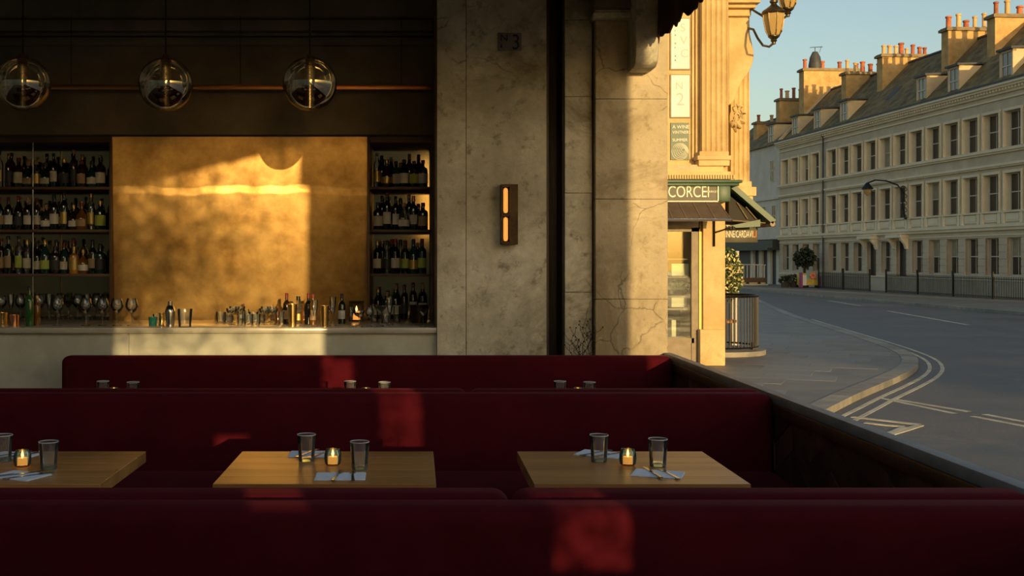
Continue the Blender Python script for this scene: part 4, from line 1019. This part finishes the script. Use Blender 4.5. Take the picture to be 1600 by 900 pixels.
# ================================================================== terrace across the street
TX0, TY0 = 30.6, 54.8
RZ = math.atan2(1, -.0686)                            # local x runs away along the facade, local y points out to the street
M['facade'] = noisy('cream stucco', (.52, .44, .31), (.64, .55, .40), .8, 8, .85, bump=.1, bscale=8, c3=(.48, .40, .27))
M['trimstone_lit'] = noisy('pale trim stone', (.76, .66, .46), (.86, .76, .55), 1, 7, .8, bump=.08)  # trim colour raised so the window reveals look sunlit
M['slate'] = noisy('mossy slate', (.10, .075, .032), (.27, .20, .085), 1.6, 12, .9, bump=1.0, bscale=7, c3=(.28, .21, .07), stretch=(1, 1, 1))
M['lead'] = noisy('dark lead roof', (.035, .04, .045), (.07, .075, .08), 2, 6, .6, bump=.1)
M['chim'] = noisy('ochre chimney render', (.50, .30, .10), (.68, .45, .18), 1.5, 9, .9, bump=.2, c3=(.40, .25, .10))
M['potred'] = noisy('red clay pot', (.36, .10, .045), (.50, .16, .07), 3, 5, .8, bump=.05, per_obj=.25)
M['potbuff'] = noisy('buff clay pot', (.60, .38, .16), (.70, .46, .2), 3, 5, .8, bump=.05, per_obj=.2)
M['winglass'] = noisy('dark window glass', (.012, .014, .014), (.035, .034, .028), 1.5, 3, .06, bump=.03, bscale=3, Specular_IOR_Level=.8)
M['blind'] = noisy('pale window blind', (.30, .25, .15), (.38, .32, .2), 2, 3, .7, bump=0)
M['sash'] = simple('cream sash paint', (.58, .53, .42), .5)
M['door'] = simple('black front door', (.010, .010, .012), .35)
M['iron'] = simple('black iron railing', (.014, .014, .014), .5, .3)
M['white'] = noisy('white render', (.62, .57, .46), (.74, .69, .57), .7, 8, .85, bump=.1, c3=(.50, .48, .42))
M['shopdark'] = simple('dark teal shop paint', (.018, .03, .03), .5)

def sash_mesh(w, h):
    m = MB(); f = .06
    m.box(-w / 2, w / 2, -.08, 0, 0, f).box(-w / 2, w / 2, -.08, 0, h - f, h).box(-w / 2, -w / 2 + f, -.08, 0, f, h - f).box(w / 2 - f, w / 2, -.08, 0, f, h - f)
    m.box(-w / 2 + f, w / 2 - f, -.07, .015, h / 2 - .03, h / 2 + .03).box(-.018, .018, -.06, 0, f, h - f)
    me = mesh_of(m); me.materials.append(M['sash']); return me
def pane_mesh(w, z0, z1, mat):
    me = mesh_of(MB().box(-w / 2 + .05, w / 2 - .05, -.045, -.035, z0, z1)); me.materials.append(mat); return me
WM = {}
def window(parent, s, z0, w, h, y=-.26, blind=0):
    key = (w, h)
    if key not in WM: WM[key] = (sash_mesh(w, h), pane_mesh(w, .05, h / 2, M['winglass']), pane_mesh(w, h / 2, h - .05, M['winglass']), pane_mesh(w, h / 2, h - .05, M['blind']), pane_mesh(w, .05, h / 2, M['blind']))
    a, p0, p1, p2, p3 = WM[key]
    o = obj('window', a, None, parent, local=True); o.location = (s, y, z0)
    obj('pane', p3 if blind == 2 else p0, None, o, local=True); obj('pane', p2 if blind else p1, None, o, local=True)
    return o
G0, G1, F0, F1, S0, S1, ZC = 1.15, 3.13, 4.5, 6.45, 7.8, 9.65, 10.6
def facade(t, a, b, ss, doors=(), w=1.36, wg=1.15):
    m = MB(); ww = w / 2 + .02; wh_ = wg / 2 + .02
    for z0, z1 in ((0, .9), (G1, F0), (F1, S0), (S1, ZC)): m.box(a, b, -.5, 0, z0, z1)
    m.box(a, b, -.5, -.34, .9, ZC)
    def spans(h):
        e_ = [a]
        for s in ss: e_ += [s - h, s + h]
        return e_ + [b]
    edges = spans(ww); low = spans(wh_)
    for k in range(0, len(edges), 2):
        p, q = edges[k], edges[k + 1]
        m.box(p, q, -.5, 0, F0, F1); m.box(p, q, -.5, 0, S0, S1)
        p, q = low[k], low[k + 1]
        m.box(p, q, -.5, -.03, .9, G1)
        for j in range(6): m.box(p, q, -.1, .0, .91 + j * .37, .91 + j * .37 + .335)   # rusticated courses
    for i, s in enumerate(ss):
        if i not in doors: m.box(s - wh_, s + wh_, -.5, 0, .9, G0)
    obj('wall', m, M['facade'], t, local=True)
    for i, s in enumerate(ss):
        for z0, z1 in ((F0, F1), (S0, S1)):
            sur = MB().box(s - ww, s - ww + .02, -.26, .0, z0, z1).box(s + ww - .02, s + ww, -.26, .0, z0, z1)  # pale linings stand in for sunlight on the reveals
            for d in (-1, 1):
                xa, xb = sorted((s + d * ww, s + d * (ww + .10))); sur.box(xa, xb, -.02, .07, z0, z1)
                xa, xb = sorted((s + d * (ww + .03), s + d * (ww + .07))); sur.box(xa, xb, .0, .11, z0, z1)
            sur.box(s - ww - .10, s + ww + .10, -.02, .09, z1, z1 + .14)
            obj('surround_sunlit_lining', sur, M['trimstone_lit'], t, local=True)
        window(t, s, F0, w, F1 - F0, blind=(R.random() < .18)); window(t, s, S0, w, S1 - S0, blind=pick([0, 0, 0, 1, 2]))
        if i in doors:
            o = obj('door', MB().box(s - .60, s + .60, -.32, -.25, .15, G1), M['door'], t, local=True)
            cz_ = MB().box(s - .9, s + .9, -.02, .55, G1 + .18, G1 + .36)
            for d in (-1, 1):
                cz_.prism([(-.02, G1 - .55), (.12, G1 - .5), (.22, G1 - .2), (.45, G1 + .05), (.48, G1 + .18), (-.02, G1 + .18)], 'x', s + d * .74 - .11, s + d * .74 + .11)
            obj('door_canopy', cz_, M['trimstone_lit'], t, local=True, fix=True)
        else: window(t, s, G0, wg, G1 - G0, blind=(R.random() < .12))
        obj('apron_panel', MB().box(s - .62, s + .62, -.02, .05, 3.95, 4.38).box(s - .52, s + .52, .0, .08, 4.04, 4.30), M['trimstone_lit'], t, local=True)
        for d in (-.77, .77): obj('apron_block', MB().box(s + d - .11, s + d + .11, -.02, .12, 3.86, 4.44), M['trimstone_lit'], t, local=True)
        obj('window_hood', MB().box(s - .93, s + .93, -.02, .22, 6.86, 6.98).box(s - .90, s + .90, -.02, .14, 6.78, 6.86), M['trimstone_lit'], t, local=True)
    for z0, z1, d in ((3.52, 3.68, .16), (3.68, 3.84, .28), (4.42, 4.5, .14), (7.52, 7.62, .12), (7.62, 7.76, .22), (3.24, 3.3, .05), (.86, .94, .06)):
        obj('string_course', MB().box(a, b, -.02, d, z0, z1), M['trimstone_lit'], t, local=True)
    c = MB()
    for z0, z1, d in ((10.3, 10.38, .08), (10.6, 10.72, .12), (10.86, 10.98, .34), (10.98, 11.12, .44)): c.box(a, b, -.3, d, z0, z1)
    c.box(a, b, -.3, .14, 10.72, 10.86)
    obj('cornice', c, M['trimstone_lit'], t, local=True)
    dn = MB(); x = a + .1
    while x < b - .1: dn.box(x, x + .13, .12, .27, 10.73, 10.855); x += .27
    obj('dentils', dn, M['trimstone_lit'], t, local=True)['kind'] = 'stuff'
    obj('gutter', MB().box(a, b, .28, .46, 11.10, 11.22), M['lead'], t, local=True)
def roof(t, a, b, ridge=4.1, zr=15.3):
    obj('roof', MB().prism([(.1, 11.1), (-ridge, zr), (-ridge - 4.5, 11.0)], 'x', a, b), M['slate'], t, local=True, fix=True)
    obj('ridge_tiles', MB().tube([(a, -ridge, zr), (b, -ridge, zr)], .12, 6), M['lead'], t, local=True)
def dormer(t, s, z0=11.35, h=1.55, w=1.15, y=-.35):
    o = obj('dormer', MB().box(s - w / 2, s - w / 2 + .12, y - 2.2, y, z0 - .2, z0 + h).box(s + w / 2 - .12, s + w / 2, y - 2.2, y, z0 - .2, z0 + h).box(s - w / 2, s + w / 2, y - .25, y, z0 - .2, z0 + .05).box(s - w / 2, s + w / 2, y - .2, y, z0 + h - .12, z0 + h), M['chimlight'], t, local=True)
    obj('dormer_roof', MB().prism([(y + .14, z0 + h), (y - 2.4, z0 + h + .12), (y - 2.4, z0 + h + .22), (y + .14, z0 + h + .12)], 'x', s - w / 2 - .1, s + w / 2 + .1), M['lead'], o, local=True, fix=True)
    f = MB(); ww = w - .24
    f.box(s - ww / 2, s - ww / 2 + .07, y - .1, y - .02, z0 + .05, z0 + h - .12).box(s + ww / 2 - .07, s + ww / 2, y - .1, y - .02, z0 + .05, z0 + h - .12)
    f.box(s - ww / 2, s + ww / 2, y - .1, y - .01, z0 + h * .45, z0 + h * .45 + .07).box(s - .02, s + .02, y - .09, y - .02, z0 + .05, z0 + h - .12)
    obj('dormer_sash', f, M['sash'], o, local=True)
    obj('pane', MB().box(s - ww / 2, s + ww / 2, y - .08, y - .06, z0 + .05, z0 + h - .12), M['winglass2'], o, local=True)
M['chimlight'] = noisy('pale dormer render', (.60, .48, .28), (.72, .58, .36), 2, 7, .85, bump=.1)
M['winglass2'] = simple('bluish window glass', (.05, .06, .065), .05, 0, Specular_IOR_Level=1.0)
def stack(t, s, y0, y1, zt, pots, w=.75, z0=11.5):
    o = obj('chimney_stack', MB().box(s - w / 2, s + w / 2, y1, y0, z0, zt - .22), M['chim'], t, local=True)
    obj('chimney_cap', MB().box(s - w / 2 - .12, s + w / 2 + .12, y1 - .1, y0 + .14, zt - .22, zt - .06).box(s - w / 2 - .05, s + w / 2 + .05, y1, y0 + .06, zt - .06, zt), M['capstone'], o, local=True)
    for k in range(pots):
        yy = y0 - .28 - k * ((y0 - y1 - .5) / max(1, pots - 1)); h = R.uniform(.45, .95); r = R.uniform(.13, .19)
        obj('chimney_pot', MB().lathe([(r, 0), (r * 1.05, .05), (r * .85, .10), (r * .8, h - .12), (r * 1.05, h - .10), (r * 1.05, h - .02), (r * .85, h), (.001, h - .05)], 12, (s + R.uniform(-.08, .08), yy, zt)), M['potred'] if R.random() < .62 else M['potbuff'], o, local=True)
M['capstone'] = noisy('grey chimney cap', (.20, .16, .09), (.30, .23, .13), 3, 6, .9, bump=.2)
def downpipe(t, s, z1=10.7):
    obj('downpipe', MB().tube([(s, .12, 0), (s, .12, z1)], .06, 8).box(s - .12, s + .12, .04, .26, z1, z1 + .3), M['lead'], t, local=True)

tb = thing('terrace_building', 'long cream stucco terrace with a slate roof and rows of sash windows', 'building', (TX0, TY0, ZP), RZ)
SB = [.8 + 1.87 * i for i in range(-4, 12)]
facade(tb, -8, 22.75, SB, doors=(10, 12))
roof(tb, -8, 22.75)
for s in (2.0, 6.9, 10.3, 20.4): dormer(tb, s)
stack(tb, 6.3, -2.2, -6.2, 15.75, 6); stack(tb, 11.0, -2.2, -6.0, 16.0, 7); stack(tb, 19.0, -2.2, -5.6, 15.9, 8)
downpipe(tb, 22.6)
obj('roof_light', MB().prism([(-1.2, 12.42), (-2.0, 13.25), (-2.06, 13.18), (-1.26, 12.35)], 'x', 15.6, 16.4), M['lead'], tb, local=True, fix=True)
ta = thing('terrace_building', 'narrower four-bay cream terrace house at the far end of the row', 'building', (TX0, TY0, ZP), RZ)
facade(ta, 22.78, 30.6, [24.0, 25.8, 27.6, 29.4], w=1.26, wg=1.1)
roof(ta, 22.78, 30.6)
for s in (24.6, 28.5): dormer(ta, s)
stack(ta, 24.3, -2.2, -5.6, 15.6, 6); stack(ta, 30.9, -1.9, -6.6, 17.0, 4, .9)
obj('roof_verge', MB().prism([(.1, 11.15), (-4.1, 15.35), (-4.1, 15.55), (.1, 11.4)], 'x', 30.3, 30.6), M['chimlight'], ta, local=True, fix=True)
cw = thing('chimney_cowl', 'dark ribbed cowl with an aerial on the tall end chimney', 'chimney cowl', tuple(Vector((TX0, TY0, ZP)) + Matrix.Rotation(RZ, 3, 'Z') @ Vector((30.9, -3.0, 17.0))))
obj('hood', MB().lathe([(.5, 0), (.52, .3), (.42, .9), (.2, 1.35), (.001, 1.4)], 10), M['lead'], cw, local=True)
obj('aerial', MB().tube([(0, 0, 1.4), (0, 0, 1.75)], .03, 5).tube([(-.4, 0, 1.7), (.6, 0, 1.75)], .025, 5).tube([(.35, 0, 1.3), (.5, 0, 1.8)], .02, 5), M['iron'], cw, local=True)

# white house beyond
wh = thing('white_house', 'white rendered house with a dark shop front beyond the terrace', 'building', (TX0, TY0, ZP), RZ)
m = MB()
m.box(30.65, 46, -5, -.1, 3.6, 11.2)
obj('wall', m, M['white'], wh, local=True)
obj('shop_front', MB().box(30.65, 46, -5, -.3, 0, 3.6), M['shopdark'], wh, local=True)
obj('shop_fascia', MB().box(30.75, 46, -.3, .5, 2.9, 3.5).box(30.75, 46, -.3, .9, 2.72, 2.9), M['shopdark'], wh, local=True)
for s in (31.2, 33.0, 34.8, 36.6): obj('shop_post', MB().box(s - .3, s + .3, -.32, -.1, 0, 2.75), M['white'], wh, local=True)
for s, z in ((32.2, 8.2), (31.9, 4.6), (33.9, 4.6), (35.9, 4.6), (37.9, 4.6)): window(wh, s, z, .8, 1.7, y=-.06)
obj('string_course', MB().box(30.65, 46, -.1, .05, 6.75, 6.95), M['white'], wh, local=True)
roof(wh, 30.65, 46, 4.1, 14.4)
dormer(wh, 33.2, 11.3)
obj('gable_end', MB().prism([(.0, 11.0), (-4.1, 15.3), (-4.1, 11.0)], 'x', 30.62, 30.66), M['chimlight'], wh, local=True, fix=True)
stack(wh, 35.3, -1.8, -5.0, 15.3, 6, .8); stack(wh, 39.5, -1.5, -4.4, 13.9, 3, .8)

# iron railings before the terrace, in sections
rz_m = Matrix.Rotation(RZ, 3, 'Z')
bm_ = MB()
for k in range(26): bm_.tube([(k * .14 + .07, 0, .02), (k * .14 + .07, 0, 1.12)], .02, 4)
RB = mesh_of(bm_); RB.materials.append(M['iron'])
RR = mesh_of(MB().box(0, 3.6, -.02, .02, .98, 1.02)); RR.materials.append(M['iron'])
RL = mesh_of(MB().box(0, 3.6, -.02, .02, .10, .14)); RL.materials.append(M['iron'])
RP = mesh_of(MB().box(-.04, .04, -.04, .04, 0, 1.3).ball((0, 0, 1.34), .06, 8, 6)); RP.materials.append(M['iron'])
nm = ['at the right edge of the picture', 'second from the right picture edge', 'third from the right picture edge', 'fourth from the right picture edge', 'left of the black front doors', 'next to the flower cart', 'behind the flower cart']
for k, s in enumerate([-3.4, .2, 3.8, 7.4, 13.0, 16.7]):
    p = Vector((TX0, TY0, ZP)) + rz_m @ Vector((s, 1.5, 0))
    t = thing('railing', 'black iron railing section before the terrace, ' + nm[k], 'railing', tuple(p), RZ, 'railing sections before the terrace')
    obj('bars', RB, None, t, local=True)['kind'] = 'stuff'
    obj('top_rail', RR, None, t, local=True); obj('bottom_rail', RL, None, t, local=True); obj('post', RP, None, t, local=True)
    o = obj('post', RP, None, t, local=True); o.location = (3.56, 0, 0)

# bracket lamp on the terrace wall
def tl(s, y, z): return tuple(Vector((TX0, TY0, ZP)) + rz_m @ Vector((s, y, z)))
lt = thing('bracket_lamp', 'ornate iron bracket lamp reaching out from the terrace front', 'lamp', tl(11.1, .1, 4.4), RZ)
br_ = MB().tube([(0, .1, 0), (0, .3, .8), (0, .2, 1.6), (.2, .5, 2.1), (.8, .9, 2.4), (1.6, 1.2, 2.5), (2.2, 1.4, 2.35)], .05, 6)
for k in range(5): br_.tube([(0 + .14 * math.sin(a), .2 + .16 * math.cos(a), .2 + k * .42 + .16 * math.sin(a * 1.0)) for a in [i * .6 for i in range(10)]], .022, 5)
obj('bracket', br_, M['iron'], lt, local=True)
obj('shade', MB().lathe([(.02, .2), (.1, .15), (.34, -.15), (.36, -.22), (.30, -.24)], 14, (2.2, 1.4, 2.2)), M['iron'], lt, local=True)
obj('glass', MB().lathe([(.28, 0), (.2, -.25), (.06, -.42), (.001, -.44)], 14, (2.2, 1.4, 1.98)), M['lampglass'], lt, local=True)

# flower cart, planters, standard tree before the far end
M['carty'] = noisy('painted cart, yellow', (.60, .42, .05), (.72, .52, .10), 3, 4, .6, bump=0)
M['cartb'] = noisy('painted cart, sea green', (.15, .36, .33), (.24, .46, .40), 3, 4, .6, bump=0)
M['cartp'] = simple('painted cart, magenta', (.35, .05, .16), .6); M['carto'] = simple('painted cart, coral', (.75, .25, .13), .6)
c0 = Vector((*gp(1267, 450), ZP)); cw_ = c0.y / F
ca_ = thing('flower_cart', 'brightly painted street cart with a coral flower on its side', 'cart', tuple(c0))
def cb_(a, b, ya, yb, d0, d1): return MB().box(X(a, c0.y), X(b, c0.y), c0.y + d0, c0.y + d1, Z(yb, c0.y), Z(ya, c0.y))
obj('body', cb_(1254, 1280, 427, 446, 0, 1.2), M['carty'], ca_, bevel=.04)
obj('upper_panel', cb_(1260, 1280, 427, 436, -.03, .1), M['cartb'], ca_)
obj('left_panel', cb_(1254, 1260, 430, 446, -.03, .1), M['board'], ca_)
obj('edge_trim', cb_(1280, 1283, 432, 450, -.05, .3).box(X(1251, c0.y), X(1254, c0.y), c0.y - .05, c0.y + .3, Z(449, c0.y), Z(426, c0.y)), M['cartp'], ca_)
fl = MB()
for k in range(6): fl.ball((X(1270, c0.y) + .16 * math.cos(k * 1.05), c0.y - .05, Z(431, c0.y) + .14 * math.sin(k * 1.05)), .13, 8, 6)
obj('painted_flower', fl, M['carto'], ca_)
for px in (1257, 1277): obj('wheel', MB().prism([(X(px, c0.y) + .16 * math.cos(a), Z(447.5, c0.y) + .16 * math.sin(a)) for a in [i * .5236 for i in range(12)]], 'y', c0.y + .02, c0.y + .12), M['iron'], ca_, fix=True)
def shrub_tree(label, px, pyb, pyc, r, n, trunk, sh=1.0, name='standard_tree', cat='tree', flw=0):
    g = gp(px, pyb); t = thing(name, label, cat, (g[0], g[1] , ZP)); zc = Z(pyc, g[1])
    obj('foliage', leaves(MB(), (g[0], g[1], zc), r, r, r * sh, n, .16, R), M['leafdark'], t)['kind'] = 'stuff'
    if trunk: obj('trunk', MB().tube([(g[0], g[1], ZP), (g[0], g[1], zc)], .09, 6), M['twig'], t)
    obj('tub', MB().lathe([(.001, 0), (.28, 0), (.34, .5), (.30, .5), (.001, .45)], 12, (g[0], g[1], ZP)), M['pot'], t)
    if flw: obj('flowers', leaves(MB(), (g[0], g[1] - .1, zc), r, r, r * sh, flw, .09, R), M['flower'], t)['kind'] = 'stuff'
M['leafdark'] = noisy('dark foliage', (.012, .022, .008), (.035, .05, .018), 5, 4, .6, bump=0)
shrub_tree('dark round-headed tree in a tub behind the flower cart', 1257, 448.6, 403, .78, 700, True, .9)
shrub_tree('low brown planting in a tub left of the flower cart', 1241, 449, 436, .5, 260, False, .7, 'planter', 'planter', 60)
shrub_tree('low flowering planting in a tub farthest left before the terrace', 1227, 449, 438, .45, 220, False, .7, 'planter', 'planter', 30)
# ramp with a white railing across the side street
rp = thing('ramp_railing', 'white metal railing on a pale low wall across the side street', 'railing', (*gp(1175, 446), ZP))
g = gp(1175, 446); yy = g[1]
obj('low_wall', MB().box(X(1140, yy), X(1196, yy), yy, yy + 1.2, ZP, Z(441, yy)).box(X(1140, yy), X(1199, yy), yy - .2, yy + 1.4, ZP, ZP + .12), M['chimlight'], rp, bevel=.02)
obj('deck', MB().box(X(1140, yy), X(1197, yy), yy - .05, yy + 1.25, Z(441, yy), Z(434, yy)), M['shelfwood'], rp)
for k in range(9):
    px = 1152 + k * 5.4; obj('baluster', MB().tube([(X(px, yy), yy + .1, Z(437, yy)), (X(px, yy), yy + .1, Z(413, yy))], .04, 5), M['sash'], rp)
obj('hand_rail', MB().tube([(X(1140, yy), yy + .1, Z(413, yy)), (X(1197, yy), yy + .1, Z(414, yy))], .05, 6), M['sash'], rp)
for px in (1168, 1186): obj('round_vent', MB().prism([(X(px, yy) + .14 * math.cos(a), Z(443.5, yy) + .14 * math.sin(a)) for a in [i * .5236 for i in range(12)]], 'y', yy - .02, yy + .02), M['iron'], rp, fix=True)

# unseen thin building, added far behind the photographer to keep the road in shade
ob = thing('road_shade_building', 'unseen thin building added far behind the viewer to shade the road', 'building', (52, -128, ZP))
obj('wall', MB().box(40.2, 66, -123, -120, ZR, 24), M['facade'], ob)
obj('roof', MB().prism([(-123.3, 24), (-121.5, 25.2), (-119.7, 24)], 'x', 40.1, 66.1), M['slate'], ob, fix=True)

# unseen tree added outside the back window to thin the sun on the left of the brass
tr_ = thing('sun_thinning_tree', 'unseen leafy tree added behind the viewer to thin the sun', 'tree', (.4, -8, ZR))
obj('trunk', MB().tube([(.4, -8, ZR), (.45, -8, 1.5), (.6, -8.05, 2.6), (.9, -8, 3.6)], [.14, .11, .08, .03], 8).tube([(.5, -8, 2.2), (.2, -8.2, 3.0), (-.2, -8.1, 3.8)], [.06, .04, .02], 6), M['twig'], tr_)
lm = MB(); rt = random.Random(3)
for _ in range(12000):
    p = Vector((rt.gauss(1.25, .62), -8 + rt.gauss(0, .5), rt.gauss(3.7, .62)))
    if p.z < 2.75 or p.x > 2.85: continue
    a = Vector((rt.gauss(0, 1), rt.gauss(0, 1), rt.gauss(0, 1))).normalized(); b = a.cross(Vector((rt.gauss(0, 1), rt.gauss(0, 1), rt.gauss(0, 1)))).normalized()
    q = .036 * rt.uniform(.6, 1.3); lm.add([p - a * q, p + b * q * .45, p + a * q, p - b * q * .45], [(0, 1, 2, 3)])
obj('foliage', lm, M['leaf'], tr_)['kind'] = 'stuff'
sh2 = thing('sun_softening_shrub', 'small unseen shrub added behind the viewer to soften the sun', 'shrub', (2.3, -6, ZR))  # added out of view to soften the sun coming through the window
obj('stem', MB().tube([(2.3, -6, ZR), (2.32, -6, 1.9)], .03, 6), M['twig'], sh2)
lm = MB()
for _ in range(1300):
    p = Vector((rt.gauss(2.36, .15), -6 + rt.gauss(0, .12), rt.gauss(1.9, .28)))
    a = Vector((rt.gauss(0, 1), rt.gauss(0, 1), rt.gauss(0, 1))).normalized(); b = a.cross(Vector((rt.gauss(0, 1), rt.gauss(0, 1), rt.gauss(0, 1)))).normalized()
    q = .022 * rt.uniform(.6, 1.3); lm.add([p - a * q, p + b * q * .45, p + a * q, p - b * q * .45], [(0, 1, 2, 3)])
obj('foliage', lm, M['leaf'], sh2)['kind'] = 'stuff'
